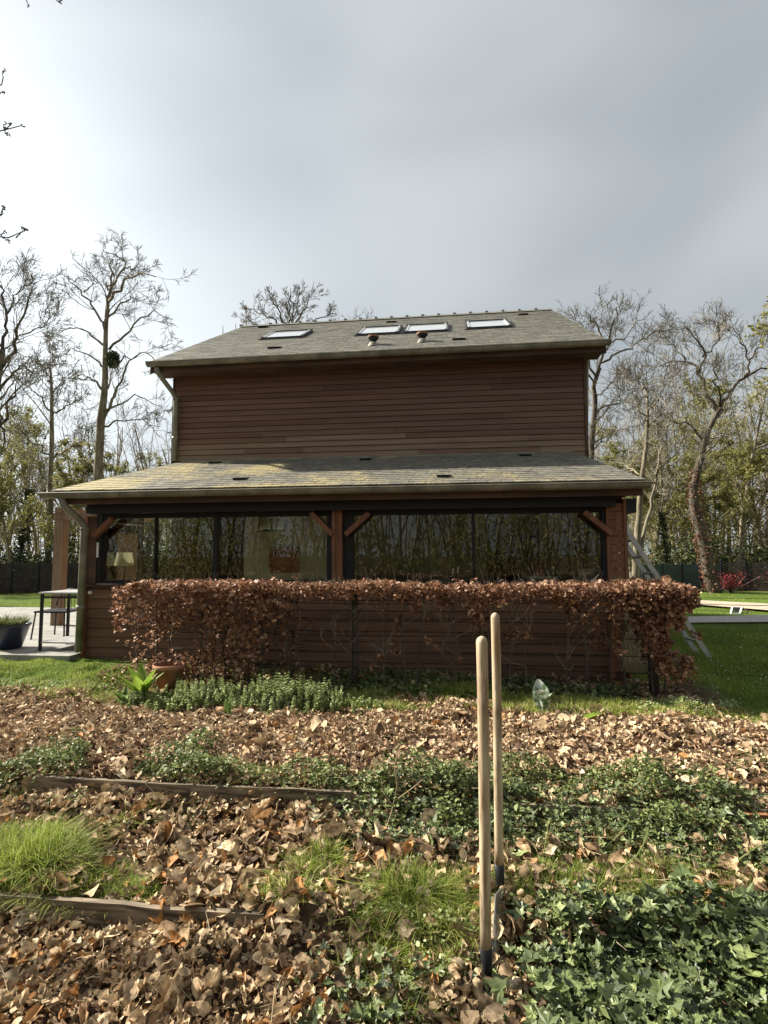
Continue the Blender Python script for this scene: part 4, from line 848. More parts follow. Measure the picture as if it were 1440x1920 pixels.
fence('dark_fence', -240, 175, 20.5, 22.5, 1.2, 'darkfence', 'low dark fence beyond the left lawn', 'fence', 8)
# red shrub
rs = empty('red_shrub', 'small crimson leaved shrub at the foot of the leaning tree', 'shrub'); p = np.array([*A_(1362, 20.3), 0.])
b = MB(); n = 26; rg = np.random.default_rng(3); dd_ = np.concatenate([rg.normal(0, .5, (n, 2)), np.full((n, 1), .6)], 1); st_ = np.stack([np.repeat(p[None], n, 0), p+dd_*.5, p+dd_*rg.uniform(.7, 1.1, (n, 1))], 1); b.tubes(st_, np.full((n, 3), .01), 3); b.build('stems', M['bark'], rs)
b = MB(); leafdots(b, st_, 900, .06, rg, .09); b.build('leaves', M['redleaf'], rs)
# small white framed goal / coop on the lawn
wf = empty('mesh_frame', 'small white framed mesh panel propped on the lawn at the far right', 'frame')
dq = 15.2; P4 = [at(1372, 1150, dq), at(1388, 1137, dq), at(1385, 1150, dq)]
a = atz(1370, 1151, 0.); c = atz(1387, 1151, 0.); tl_ = at(1373, 1139, (a-CAM)@fw+.25); tr_ = at(1391, 1139, (c-CAM)@fw+.25)
b = MB()
for s_, e_ in ((a, c), (tl_, tr_), (a, tl_), (c, tr_)): b.bar(s_, e_, .035, .035)
b.build('front_frame', M['white'], wf)
b = MB()
for t in np.linspace(.1, .9, 9): b.tubes(np.array([a*(1-t)+c*t, tl_*(1-t)+tr_*t]), np.array([.006, .006]), 3)
for t in np.linspace(.15, .85, 5): b.tubes(np.array([a*(1-t)+tl_*t, c*(1-t)+tr_*t]), np.array([.006, .006]), 3)
b.build('mesh', M['black'], wf)
b = MB(); e2 = atz(1408, 1150, 0.); b.bar(tr_, e2, .04, .03); b.bar(tl_, e2+(tl_-tr_), .04, .03); b.build('rear_leg', M['plank'], wf)

# overhanging twigs from a tree out of frame, left, and leafy twigs right
nt_ = empty('near_bare_tree', 'bare tree beside the camera whose bud tipped twigs poke in at the left edge', 'tree')
rg = np.random.default_rng(77); b = MB()
trk = np.array([[-9.2, 2.6, -.1], [-9.1, 2.7, 2], [-9., 2.9, 4], [-8.9, 3.1, 6.5], [-8.8, 3.2, 9]]); b.tubes(resample(trk, 12), np.linspace(.13, .04, 12), 10)
tips = []; tw = MB()
def twiggy(pts, d, r0):
    P = resample(np.array([at(x, y, d+z) for x, y, z in pts]), 10); P[1:-1] += rg.normal(0, .006, (8, 3)); tw.tubes(P, np.linspace(r0, .0035, 10), 5); tips.append(P[-1]); return P
mains = [([(-300, 320, 0), (-120, 230, 0), (-30, 246, 0), (8, 243, 0), (30, 244, 0), (41, 235, 0)]), ([(-300, 500, 0), (-100, 470, 0), (-20, 440, 0), (20, 445, 0), (36, 447, 0), (49, 431, 0)])]
for q in mains:
    P = twiggy(q, 4.6, .02); b.tubes(np.array([P[0], (P[0]+trk[2])/2+[0, 0, .5], trk[2] if q is mains[1] else trk[3]]), np.array([.02, .035, .05]), 6)
for q in ([(8, 243, 0), (16, 238, .02), (19, 231, .03)], [(8, 243, 0), (10, 249, .0), (15, 251, .0)], [(8, 243, 0), (10, 236, 0), (10, 230, 0)], [(30, 446, 0), (41, 436, 0), (43, 427, 0)], [(-8, 441, 0), (6, 446, 0), (16, 451, 0)], [(-20, 180, 0), (-4, 165, 0), (5, 150, 0), (8, 132, 0)], [(-15, 172, 0), (0, 175, 0), (7, 172, 0)], [(-20, 420, 0), (0, 404, 0), (7, 386, 0)], [(-8, 406, 0), (3, 402, 0), (8, 393, 0)], [(-5, 438, 0), (7, 438, 0), (9, 434, 0)]): twiggy(q, 4.6, .006)
twiggy([(-60, -90, 0), (20, -40, 0), (50, -4, 0), (54, 10, .01)], 4.6, .008); twiggy([(60, -30, 0), (95, -12, 0), (113, 3, 0)], 4.6, .006); twiggy([(-120, 230, 0), (-60, 200, 0), (-20, 180, 0)], 4.6, .008); twiggy([(-100, 470, 0), (-50, 440, 0), (-20, 420, 0)], 4.6, .008)
b.build('trunk', M['bark'], nt_, True); tw.build('twigs', M['bark'], nt_)
b = MB(); tips_ = np.array(tips); n = len(tips_)*5; pos = np.repeat(tips_, 5, 0)+rg.normal(0, .006, (n, 3)); P, F = curled_leaves(n, 3, 2, rg, .8, .3, wid=.25); b.inst(P, F, rotz_tilt(n, 1.2, rg), pos, np.full(n, .028), rg.random(n)); b.build('buds', M['bark'], nt_)
rt_ = empty('near_leafing_tree', 'tree with yellow-green young leaves just entering at the right edge', 'tree')
b = MB(); trk = np.array([at(1640, 1250, 11), at(1630, 900, 11), at(1600, 600, 11), at(1590, 400, 11)]); trk[0, 2] = -.1; b.tubes(resample(trk, 12), np.linspace(.16, .04, 12), 8)
L1 = np.array([resample(np.array(q), 8) for q in ([at(1610, 700, 11), at(1520, 640, 10.8), at(1460, 620, 10.6), at(1428, 606, 10.5)], [at(1610, 760, 11), at(1540, 700, 11), at(1470, 690, 11), at(1420, 740, 11)], [at(1600, 600, 11), at(1540, 560, 11), at(1480, 560, 11), at(1440, 590, 11)])])
b.tubes(L1, np.repeat(np.linspace(.035, .01, 8)[None], 3, 0), 5); b.build('trunk', M['barklit'], rt_, True)
A2, AR2 = grow(L1, np.repeat(np.linspace(.02, .008, 8)[None], 3, 0), 16, .3, .9, .0, .2, 5, rg, tmin=.3); b = MB(); b.tubes(A2, np.maximum(AR2, .004), 3); b.build('crown', M['twig'], rt_)
b = MB(); P, F = curled_leaves(900, 3, 2, rg, .8, .5); i = rg.integers(0, len(A2), 900); j = rg.integers(1, 5, 900); b.inst(P, F, rotz_tilt(900, 1, rg), A2[i, j]+rg.normal(0, .03, (900, 3)), rg.uniform(.05, .09, 900), rg.random(900)); b.build('leaves', M['fresh'], rt_)

# ---------------------------------------------------------------- HEDGE
hx0, hx1, hy = aty(215, 1090, 5.85)[0]+.1, aty(1300, 1090, 5.85)[0]-.03, 5.90
hd = empty('beech_hedge', 'clipped beech hedge with russet dry leaves on top and bare stems in the middle', 'hedge')
rg = np.random.default_rng(9)
def env(px):      # bottom height of the dense foliage along the hedge (z), by position
    return np.interp(px, [205, 225, 260, 300, 480, 560, 700, 1120, 1180, 1215, 1260, 1305], [.95, .72, .42, .22, .25, .95, 1.0, 1.0, .95, .30, .22, .35])
def xpx(x): return 720+FPX*((x*rt[0]+hy*rt[1])/(x*fw[0]+hy*fw[1]))
HT = 1.19
# stems
nst = 30; b_list = []
sx = np.linspace(hx0+.25, hx1-.2, nst)+rg.normal(0, .05, nst)
stemP = []
for k in range(nst):
    z0 = float(gz(sx[k], hy))-.02; n = 10; z = np.linspace(z0, HT-.1, n); wx = np.cumsum(rg.normal(0, .013, n)); wy = np.cumsum(rg.normal(0, .012, n))
    P = np.stack([sx[k]+wx, hy+.03*rg.normal()+wy, z], -1); r_ = rg.uniform(.007, .017); b = MB(); b.tubes(P, np.linspace(r_, r_*.5, n), 6); b.build('stem', M['bark'], hd, True); stemP.append((P, r_))
PP = np.array([s[0] for s in stemP]); RR_ = np.array([np.linspace(s[1], s[1]*.5, 10) for s in stemP])
b = MB(); G1, GR1 = grow(PP, RR_, 9, .36, 1.0, .10, .16, 6, rg, tmin=.2, rk=.45); G1[:, :, 1] = np.clip(G1[:, :, 1], hy-.25, hy+.25); G1[:, :, 2] = np.minimum(G1[:, :, 2], HT+.03); G1[:, :, 0] = np.clip(G1[:, :, 0], hx0, hx1)
b.tubes(G1, np.maximum(GR1, .0025), 4); G2, GR2 = grow(G1, GR1, 3, .5, .8, .06, .2, 4, rg); G2[:, :, 2] = np.minimum(G2[:, :, 2], HT+.05); G2[:, :, 1] = np.clip(G2[:, :, 1], hy-.28, hy+.28); b.tubes(G2, np.maximum(GR2, .0018), 3)
# twigs sticking out of the top
n = 210; x = rg.uniform(hx0+.1, hx1-.1, n); o = np.stack([x, hy+rg.uniform(-.2, .2, n), np.full(n, HT-.08)], -1); d = np.stack([rg.normal(0, .35, n), rg.normal(0, .2, n), np.ones(n)], -1)*rg.uniform(.09, .22, n)[:, None]
b.tubes(np.stack([o, o+d*.5, o+d*1.0+rg.normal(0, .01, (n, 3))], 1), np.tile([.0036, .003, .002], (n, 1)), 3); b.build('branches', M['twig'], hd)
# leaves
def hleaves(n, fn):
    x, y, z = fn(n); P, F = curled_leaves(len(x), 3, 3, rg, 1.1, .9, wid=.30); return P, F, np.stack([x, y, z], -1)
pts = []
n = 6800; x = rg.uniform(hx0, hx1, n); y = hy+rg.uniform(-.26, .26, n); z = HT+.03*vnoise(x, y, 2.5)+.012*vnoise(x, y, 9)-np.abs(rg.normal(0, .07, n))+rg.normal(0, .008, n); z -= .25*np.clip(-(x-hx0-.25), 0, 1)+.3*np.clip(x-hx1+.2, 0, 1)**1; pts.append(np.stack([x, y, z], -1))
n = 21000; x = np.where(rg.random(n) < .72, rg.uniform(hx0, hx1, n), rg.choice([rg.uniform(hx1-.55, hx1, n), rg.uniform(hx0, hx0+1.2, n)][0], n)); px_ = xpx(x); y = hy+rg.choice([-1, 1], n, p=[.7, .3])*rg.uniform(.08, .29, n); z = rg.uniform(.1, HT-.05, n); lowz = env(px_)+.13*vnoise(x, x*0+3, 4)+.06*rg.normal(0, 1, n); cl = vnoise(x*2.2, z*2.2, 2.)+.35*vnoise(x*2.2, z*2.2, 6.); keep = (z > lowz) & (cl > -.22+.2*(z < .9)-.25*(px_ > 1180)-.28*(px_ < 500)) & (rg.random(n) < .85); pts.append(np.stack([x, y, z], -1)[keep])
# scattered sprays on the bare middle twigs
i = rg.integers(0, len(G2), 4200); j = rg.integers(1, 4, 4200); q = G2[i, j]; kp = (vnoise(q[:, 0]*3, q[:, 2]*3, 1.7) > -.02) & (q[:, 2] > .15); pts.append((q+rg.normal(0, .015, q.shape))[kp])
allp = np.concatenate(pts); P, F = curled_leaves(len(allp), 3, 3, rg, 1.1, .9, wid=.30)
b = MB(); rv = np.clip(rg.random(len(allp))*.8+.25*(allp[:, 2] > HT-.1)*rg.random(len(allp)), 0, 1)  # topmost leaves coloured paler, sunlight put into their tone
b.inst(P, F, rotz_tilt(len(allp), 1.0, rg), allp, rg.uniform(.04, .072, len(allp)), rv); b.build('leaves', M['hedge'], hd, True)
# wires and posts behind the hedge
wt = empty('wire_trellis', 'dark support wires with two round posts running through the hedge', 'trellis')
for z in (.25, .42, .60, .78, .95):
    b = MB(); xs = np.linspace(hx0+.5, hx1-.15, 30); b.tubes(np.stack([xs, np.full(30, hy+.10), z+.01*np.sin(xs*2)], -1), np.full(30, .0045), 4); b.build('wire', M['wire'], wt)
for px, r_, m_ in ((665, .036, 'bark'), (1222, .05, 'bark'), (440, .022, 'palewood')):
    x = aty(px, 1200, hy+.14)[0]; b = MB(); b.tubes(np.array([[x, hy+.14, -.1], [x+.01, hy+.14, .6], [x, hy+.14, HT-.12]]), np.array([r_, r_, r_*.95]), 12); b.build('post', M[m_], wt, True)

# ---------------------------------------------------------------- garden boards
def board(x0, x1, y, ztop, h, m, label, tilt=0.):
    b = MB(); n = 14; xs = np.linspace(x0, x1, n); rgb = np.random.default_rng(int(abs(x0*100))); zz = ztop+rgb.normal(0, .002, n)+tilt*(xs-x0); yy = y+rgb.normal(0, .002, n)
    for k in range(n-1):
        v = [(xs[k], yy[k]-.014, zz[k]-h), (xs[k+1], yy[k+1]-.014, zz[k+1]-h), (xs[k+1], yy[k+1]+.014, zz[k+1]-h), (xs[k], yy[k]+.014, zz[k]-h), (xs[k], yy[k]-.014, zz[k]), (xs[k+1], yy[k+1]-.014, zz[k+1]), (xs[k+1], yy[k+1]+.014, zz[k+1]), (xs[k], yy[k]+.014, zz[k])]
        f = [(4,5,6,7),(0,1,5,4),(2,3,7,6)]+([(3,0,4,7)] if k == 0 else [])+([(1,2,6,5)] if k == n-2 else []); b.add(v, np.array(f))
    return tag(b.build('edging_board', M[m]), label, 'garden board', 'boards edging the beds')
board(-2.72, -.6, Y2-.0, .055, .14, 'plank', 'old wooden board edging the far bed at left, half hidden in small leaves')
board(-.58, 1.3, Y2+.01, .03, .14, 'plank', 'board edging the far bed in the middle, buried in ground ivy')
board(1.31, 3.2, Y2-.01, .045, .16, 'rustplank', 'reddish board edging the far bed at right beneath the ivy')
board(-2.9, -.80, Y1, -.038, .10, 'plank', 'pale wooden board edging the near bed at the lower left', .0)

# ---------------------------------------------------------------- spades
def spade(label, top, sock, end, r_top, r_bot, blade, chip):
    s = empty('spade', label, 'spade', 'long handled spades stuck in the ground')
    top, sock, end = [np.array(q) for q in (top, sock, end)]; t = (sock-top); L_ = np.linalg.norm(t); t /= L_
    P = [top+t*k for k in (0, .004, .011, .022, .05)]+[top+t*L_*f for f in np.linspace(.12, 1, 14)]; P = np.array(P)
    rr = np.concatenate([np.array([.25, .62, .88, 1., 1.])*r_top, np.linspace(r_top, r_bot, 14)]); mid = np.sin(np.linspace(0, math.pi, len(P)))[:, None]*np.array([.004, .0, 0]); b = MB(); b.tubes(P+mid, rr, 24); b.build('handle', M['handle'], s, True)
    b = MB(); b.tubes(np.array([sock-t*.004, sock*.5+end*.5, end]), np.array([r_bot+.003, r_bot*.95, r_bot*.45]), 16); b.build('socket', M['black'], s, True)
    b = MB(); bl = [np.array(q) for q in blade]; nrm = np.cross(bl[1]-bl[0], bl[2]-bl[0]); nrm /= np.linalg.norm(nrm); th = .0018
    v = np.array(bl); k = len(bl); V = np.concatenate([v-nrm*th, v+nrm*th]); b.add(V, [np.array([list(range(k))[::-1]]), np.array([[k+q for q in range(k)]]), np.array([(q, (q+1) % k, k+(q+1) % k, k+q) for q in range(k)])])
    b.build('blade', M['steel'], s)
    return s
d1, d2 = 2.04, 2.50
t1 = at(902, 1193, d1); s1 = at(910.5, 1776, d1); e1 = at(917, 1850, d1+.01)
fx = np.array([0, 1., 0]); sx_ = np.array([.35, .9, 0])/np.linalg.norm([.35, .9, 0])
spade('nearer, shorter looking spade stuck in dead leaves beside the ivy', t1, s1, e1, .0215, .0215,
      [e1+sx_*.09+[0, 0, .02], e1+sx_*.09+[0, 0, -.16], e1-sx_*.09+[0, 0, -.16], e1-sx_*.09+[0, 0, .02]], True)
t2 = at(927.5, 1149, d2); s2 = at(935.5, 1620, d2); e2 = at(941, 1688, d2)
bb0 = at(941, 1664, d2-.04); bb1 = at(929, 1676, d2-.22); bb2 = at(921, 1800, d2-.36); bb3 = at(933, 1795, d2-.34)
spade('taller spade standing behind, with a black socket and a worn steel blade', t2, s2, e2, .0205, .0205, [bb0, bb1, bb2, bb3], False)

# ---------------------------------------------------------------- LITTER
rg = np.random.default_rng(100)
def in_view(x, y, m=.35):
    f = x*fw[0]+y*fw[1]; s = x*rt[0]+y*rt[1]; return np.abs(s) < f*.73+m
def scatter(n, y0, y1, dens=None, xr=(-5.5, 4.5)):
    x = rg.uniform(*xr, n); y = rg.uniform(y0, y1, n); k = in_view(x, y)
    if dens is not None: k &= rg.random(n) < dens(x, y)
    return x[k], y[k]
def ipx(x, y): return 720+FPX*((x*rt[0]+y*rt[1])/(x*fw[0]+y*fw[1]))
# regions (1 = leaf litter thin)
def ivyd(x, y):     # big ivy patch lower right
    p = ipx(x, y); e_ = np.interp(y, [1.2, 1.5, 1.9, 2.2, 2.5, 2.62], [1010, 1030, 1040, 1040, 1020, 1500]); return sst(-60, 60, p-e_+90*vnoise(x, y, 3))*(y < 2.64)
def litter(name, n, y0, y1, size, hp, m, label, nu=3, nv=4, tilt=.45, thin=None, xr=(-5.5, 4.5)):
    x, y = scatter(n, y0, y1, thin, xr); k = len(x); P, F = curled_leaves(k, nu, nv, rg, 2.2, 1.7, lobes=.08, wid=.34)
    lump = .035*np.clip(vnoise(x, y, 3.3), 0, 1); z = gz(x, y)+.006+hp*rg.random(k)**1.5+lump
    sz = size*np.exp(rg.normal(0, .42, k)); b = MB(); rv = np.clip(.5+.32*rg.normal(0, 1, k)+.18*vnoise(x, y, 2.), 0, 1)
    b.inst(P, F, rotz_tilt(k, tilt, rg), np.stack([x, y, z], -1), sz, rv); return tag(b.build(name, m, smooth=True), label, 'leaf litter', kind='stuff')
thin1 = lambda x, y: 1-.80*ivyd(x, y)
litter('leaf_litter', 11000, .9, Y1+.02, .045, .04, M['litter'], 'brown curled dead leaves covering the near bed', 5, 6, .7, thin1, (-2.6, 2.6))
litter('leaf_litter', 22000, .9, Y1, .021, .025, M['litter'], 'crumbled leaf fragments and mulch on the near bed', 3, 2, .8, thin1, (-2.6, 2.6))
litter('leaf_litter', 8500, Y1-.02, Y2+.05, .056, .05, M['litter'], 'large dead leaves lying between the two edging boards', 5, 5, .6, lambda x, y: 1-.7*ivyd(x, y), (-3.4, 3.2))
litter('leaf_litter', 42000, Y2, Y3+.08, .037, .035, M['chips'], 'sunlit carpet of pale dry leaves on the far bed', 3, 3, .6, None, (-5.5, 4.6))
litter('leaf_litter', 2200, Y2, Y3+.05, .066, .045, M['litter'], 'scattered larger dead leaves on the far bed', 3, 4, .6, None, (-5.5, 4.6))
litter('leaf_litter', 2600, 5.6, 6.75, .05, .02, M['litter'], 'dark fallen leaves under the hedge', 3, 3, .5, lambda x, y: (x > -4.1)*(x < 2.5)*1., (-4.5, 3.2))
# feature leaves near the tools
b = MB(); pos = []; 
for px, py, z in ((1020, 1655, .0), (870, 1830, -.05), (905, 1860, -.06), (600, 1590, 0), (245, 1860, -.08), (150, 1790, -.08), (1065, 1745, -.03), (820, 1900, -.08), (1120, 1915, -.08), (540, 1740, -.06)):
    p = atz(px, py, z); p[2] = gz(p[0], p[1])+.05; pos.append(p)
P, F = curled_leaves(len(pos), 7, 8, rg, 1.8, 1.2, lobes=.3, wid=.33); b.inst(P, F, rotz_tilt(len(pos), .7, rg), np.array(pos), np.full(len(pos), .115), rg.uniform(.55, .9, len(pos)))
tag(b.build('leaf_litter', M['litter'], smooth=True), 'biggest pale curled leaves lying on top of the litter', 'leaf litter', kind='stuff')
# dry stems and sticks lying about
b = MB(); n = 420; x, y = scatter(900, 1.2, 5.1); x = x[:n]; y = y[:n]; n = len(x); a = rg.uniform(0, 6.28, n); l_ = rg.uniform(.05, .22, n); o = np.stack([x, y, gz(x, y)+.035], -1); d = np.stack([np.cos(a)*l_, np.sin(a)*l_, rg.normal(.01, .03, n)], -1)
b.tubes(np.stack([o, o+d*.5+rg.normal(0, .01, (n, 3)), o+d], 1), np.tile([.0018, .0016, .001], (n, 1)), 4); tag(b.build('dry_stalks', M['stem']), 'thin dry stalks strewn over the beds', 'dry stalks', kind='stuff')

sm0 = np.array([(0, -.5, 0), (.36, -.1, .06), (.3, .3, .05), (0, .5, -.05), (-.3, .3, .05), (-.36, -.1, .06)]); smf0 = [np.array([(0, 1, 2, 3), (0, 3, 4, 5)])]
# ---------------------------------------------------------------- GRASS
def grass(name, x, y, h, wd, lean, m, label, seg=3, zoff=-.01, heading=None):
    n = len(x); b = MB(); cn = vnoise(x, y, 1.1)+.7*vnoise(x, y, 3.7); hh = h*rg.uniform(.55, 1.25, n)*(1+.45*cn); blades(b, np.stack([x, y, gz(x, y)+zoff], -1), hh, wd*rg.uniform(.7, 1.3, n), np.abs(rg.normal(lean, .35, n)), rg, seg, heading, rnd=np.clip(.45+.25*cn+.22*rg.normal(0, 1, n), 0, 1)); return tag(b.build(name, m), label, 'grass', kind='stuff')
x = rg.uniform(-6.5, 0.2, 60000); y = rg.uniform(Y3-.05, 6.75, 60000); k = in_view(x, y) & (rg.random(60000) < np.where(x < -3.7, 1, .35)) & ~((x > XL) & (y > 6.7)); grass('grass', x[k], y[k], .055, .006, .5, M['grass'], 'bright sunlit grass between the far bed and the terrace', 3)
x = rg.uniform(0., 9.5, 130000); y = rg.uniform(Y3-.02, 11.4, 130000); k = in_view(x, y, .1) & ((x > 2.25) | (y < 5.75)) & ((x > 2.9) | (y < 5.7) | (y > 6.5)); grass('grass', x[k], y[k], .06, .007, .5, M['lawn_grass'], 'shaded lawn grass right of the hedge', 2)
x = rg.uniform(3, 19, 60000); y = rg.uniform(12.0, 20.5, 60000); f_ = x*fw[0]+y*fw[1]; yy_ = 1038+1.52*FPX/f_; k = in_view(x, y) & ~((yy_ > 1130) & (yy_ < 1142)); grass('grass', x[k], y[k], .045, .012, .5, M['lawn_grass'], 'sunlit far lawn on the right beyond the gravel path', 1)
x = rg.uniform(-17, -5, 60000); y = rg.uniform(11, 21, 60000); k = in_view(x, y) & ~((x > -13) & (y < 12.6)); grass('grass', x[k], y[k], .045, .012, .5, M['lawn_grass'], 'sunlit far lawn on the left beyond the terrace', 1)
x = rg.uniform(-4.2, 4.6, 60000); y = rg.uniform(5.10, 5.62, 60000); k = in_view(x, y) & (rg.random(60000) < .35+.65*(vnoise(x, y, 2.4) > -.1)) & ((x > -1.) | (rg.random(60000) < .3)); grass('grass', x[k], y[k], .09, .007, .55, M['grass'], 'bright grass strip along the back of the far bed below the hedge', 3)
n_ = 260; x = rg.uniform(2.4, 9, n_*4); y = rg.uniform(5.9, 11, n_*4); k = in_view(x, y); b = MB(); nn = int(k.sum()); b.inst(sm0, smf0, rotz_tilt(nn, .4, rg), np.stack([x[k], y[k], gz(x[k], y[k])+.055], -1), np.full(nn, .016), rg.random(nn)); tag(b.build('daisies', M['white']), 'tiny white daisies dotted over the shaded lawn at right', 'daisies', kind='stuff')
# tufts (px, py, radius m, count, height)
def tufts(name, spec, m, label):
    X_, Y_, H_, HD = [], [], [], []
    for px, py, r_, n, h, zz in spec:
        p = atz(px, py, zz); a = rg.uniform(0, 6.28, n); rr = r_*np.sqrt(rg.random(n)); X_.append(p[0]+rr*np.cos(a)); Y_.append(p[1]+rr*np.sin(a)*.6); H_.append(np.full(n, h)); HD.append(a+rg.normal(0, .7, n))
    x, y, h, hd_ = [np.concatenate(q) for q in (X_, Y_, H_, HD)]; b = MB(); n = len(x)
    blades(b, np.stack([x, y, gz(x, y)-.01], -1), h*rg.uniform(.5, 1.2, n), rg.uniform(.003, .0075, n), np.abs(rg.normal(.8, .6, n)), rg, 4, hd_+rg.normal(0, 1.2, n), rnd=np.clip(rg.random(n)*.75+.25*(rg.random(n) < .15), 0, 1)); return tag(b.build(name, m), label, 'grass', kind='stuff')
sp = [(q, 1668+6*math.sin(q/60), .08, 520, .075, -.06) for q in range(-20, 275, 24)]+[(q, 1635, .14, 1100, .15, -.06) for q in (-20, 20, 60, 100)]+[(q, 1605, .16, 900, .14, -.06) for q in (-20, 20, 55, 90)]+[(q, 1650, .14, 500, .10, -.06) for q in (140, 170, 200)]+[(130, 1600, .14, 260, .10, -.06)]
tufts('grass_tuft', sp, M['grass'], 'bright grass tuft behind the near board at the left edge')
tufts('grass_tuft', [(575, 1650, .08, 500, .13, -.06), (610, 1620, .07, 400, .13, -.06), (550, 1700, .07, 300, .10, -.06), (500, 1690, .07, 160, .08, -.06)], M['grass'], 'drooping dark grass tuft left of the middle of the strip')
tufts('grass_tuft', [(765, 1680, .12, 1300, .15, -.06), (810, 1695, .14, 1100, .12, -.06), (850, 1715, .14, 900, .11, -.06), (740, 1740, .16, 900, .10, -.06), (870, 1660, .14, 560, .10, -.06), (700, 1710, .14, 500, .09, -.06), (800, 1770, .16, 600, .10, -.08), (700, 1800, .14, 300, .09, -.08), (760, 1860, .14, 300, .09, -.08)], M['grass'], 'yellow tipped grass tuft left of the spades')
tufts('grass_tuft', [(q, 1690-20*(q % 3), .10, 330, .085, -.06) for q in range(950, 1440, 35)]+[(q, 1650, .10, 220, .08, -.06) for q in range(970, 1440, 40)], M['grass'], 'low grass and cleavers along the back of the ivy patch')
tufts('grass_tuft', [(850, 1305, .22, 900, .17, .03), (905, 1308, .15, 500, .15, .03), (750, 1302, .25, 700, .10, .03), (680, 1300, .25, 500, .08, .03), (960, 1315, .2, 400, .12, .03)], M['grass'], 'long bright grass at the back edge of the far bed')
tufts('grass_tuft', [(q, 1640-45*(q % 2), .14, 260, .07, -.06) for q in range(961, 1440, 31)]+[(q, 1590, .12, 120, .06, -.06) for q in range(1000, 1440, 70)], M['grass'], 'thin weedy grass on the strip behind the ivy at right')
tufts('grass_tuft', [(20, 1480, .12, 80, .1, 0), (470, 1470, .1, 150, .1, 0), (510, 1460, .1, 90, .08, 0), (240, 1550, .05, 60, .12, -.05), (300, 1500, .1, 70, .08, 0)], M['grass'], 'sparse grass over the left far board')

# ---------------------------------------------------------------- IVY
out_ = []
for a_, r_ in ((-90, .16), (-62, .50), (-35, .42), (-12, .72), (15, .46), (42, .58), (66, .50), (90, 1.0), (114, .50), (138, .58), (165, .46), (192, .72), (215, .42), (242, .50)): out_.append((r_*.5*math.cos(R(a_)), r_*.5*math.sin(R(a_))+.12, 0.))
ivt = np.array([(0, .12, -.04)]+out_); ivt[1:, 2] += .06*np.array([0, 1, 0, 1, 0, 1, 0, 1.2, 0, 1, 0, 1, 0, 1])-.10*np.abs(ivt[1:, 0]); ivf = [np.array([(0, k, k % 14+1) for k in range(1, 15)])]
def ivy(name, x, y, z, size, m, label, tilt=.5, cat='ivy'):
    n = len(x); b = MB(); V = ivt[None]+rg.normal(0, .02, (n, 15, 3)); b.inst(V, ivf, rotz_tilt(n, tilt, rg), np.stack([x, y, z], -1), size*np.exp(rg.normal(0, .4, n)), rg.random(n)); return tag(b.build(name, m), label, cat, kind='stuff')
x, y = scatter(14500, 1.2, 2.66, ivyd, (0, 2.6)); ivy('ivy', x, y, gz(x, y)+.03+.11*np.sqrt(rg.random(len(x)))*(1+.5*vnoise(x, y, 4)), .060, M['ivy'], 'dense patch of lobed ivy leaves filling the lower right corner', .65)
dn = lambda x, y: .9*sst(540, 700, ipx(x, y))*(1-sst(860, 960, ipx(x, y)))*(y < 2.2)*sst(-.35, .2, vnoise(x, y, 3))
x, y = scatter(3800, 1.25, 2.25, dn, (-1, 1)); ivy('ivy', x, y, gz(x, y)+.03+.06*rg.random(len(x)), .052, M['ivy'], 'loose ivy and weeds straggling left of the spades', .7)
x, y = scatter(9000, 2.87, 3.46, lambda x, y: sst(560, 760, ipx(x, y))*sst(0, .22, y-2.87+.1*vnoise(x, y, 3)), (-1.2, 3.2)); ivy('ivy', x, y, gz(x, y)+.02+.10*sst(2.9, 3.4, y)*rg.random(len(x))+.02, .042, M['ivy'], 'dark ground ivy hanging over the middle and right boards', .8)
# small leaved ground cover
sm = np.array([(0, -.5, 0), (.36, -.1, .06), (.3, .3, .05), (0, .5, -.05), (-.3, .3, .05), (-.36, -.1, .06)]); smf = [np.array([(0, 1, 2, 3), (0, 3, 4, 5)])]
def cover(name, n, y0, y1, size, hp, dens, label, m='cover', xr=(-4, 4), tilt=.8):
    x, y = scatter(n, y0, y1, dens, xr); k = len(x); lump = np.clip(.45+.6*vnoise(x, y, 5), .05, 1.2); b = MB(); b.inst(sm, smf, rotz_tilt(k, tilt, rg), np.stack([x, y, gz(x, y)+.015+hp*lump*rg.random(k)**.7], -1), size*np.exp(rg.normal(0, .25, k)), rg.random(k)); return tag(b.build(name, M[m]), label, 'ground cover', kind='stuff')
cd = lambda x, y: sst(-.15, .25, vnoise(x, y, 2.2)+.9*np.exp(-((y-3.46)/.17)**2)-.30)*np.interp(ipx(x, y), [0, 130, 160, 420, 470, 560, 700, 1300, 1440], [.9, .5, 1, 1, .35, .5, 1, 1, .5])
cover('ground_cover', 56000, 3.14, 3.95, .022, .20, cd, 'small leaved plants spilling over the far boards', xr=(-3.6, 3.4))
cover('ground_cover', 16000, 2.55, 3.3, .020, .06, lambda x, y: .5*sst(.1, .4, vnoise(x, y, 2.6))+.7*sst(900, 1000, ipx(x, y))*sst(-.3, .1, vnoise(x, y, 3.1)), 'scattered weeds between the boards', xr=(-3.2, 3.2))
cover('ground_cover', 20000, 1.35, 2.75, .018, .09, lambda x, y: sst(560, 700, ipx(x, y))*(1-sst(880, 1050, ipx(x, y)))*sst(-.2, .3, vnoise(x, y, 3.5)), 'fine weeds left of the spades', 'nettle', (-1.5, 1.5))
cover('ground_cover', 9000, 5.2, 5.8, .028, .10, lambda x, y: sst(920, 1000, ipx(x, y))*sst(-.3, .3, vnoise(x, y, 3)), 'pale green weeds along the back of the far bed at right', 'nettle', (.8, 5))
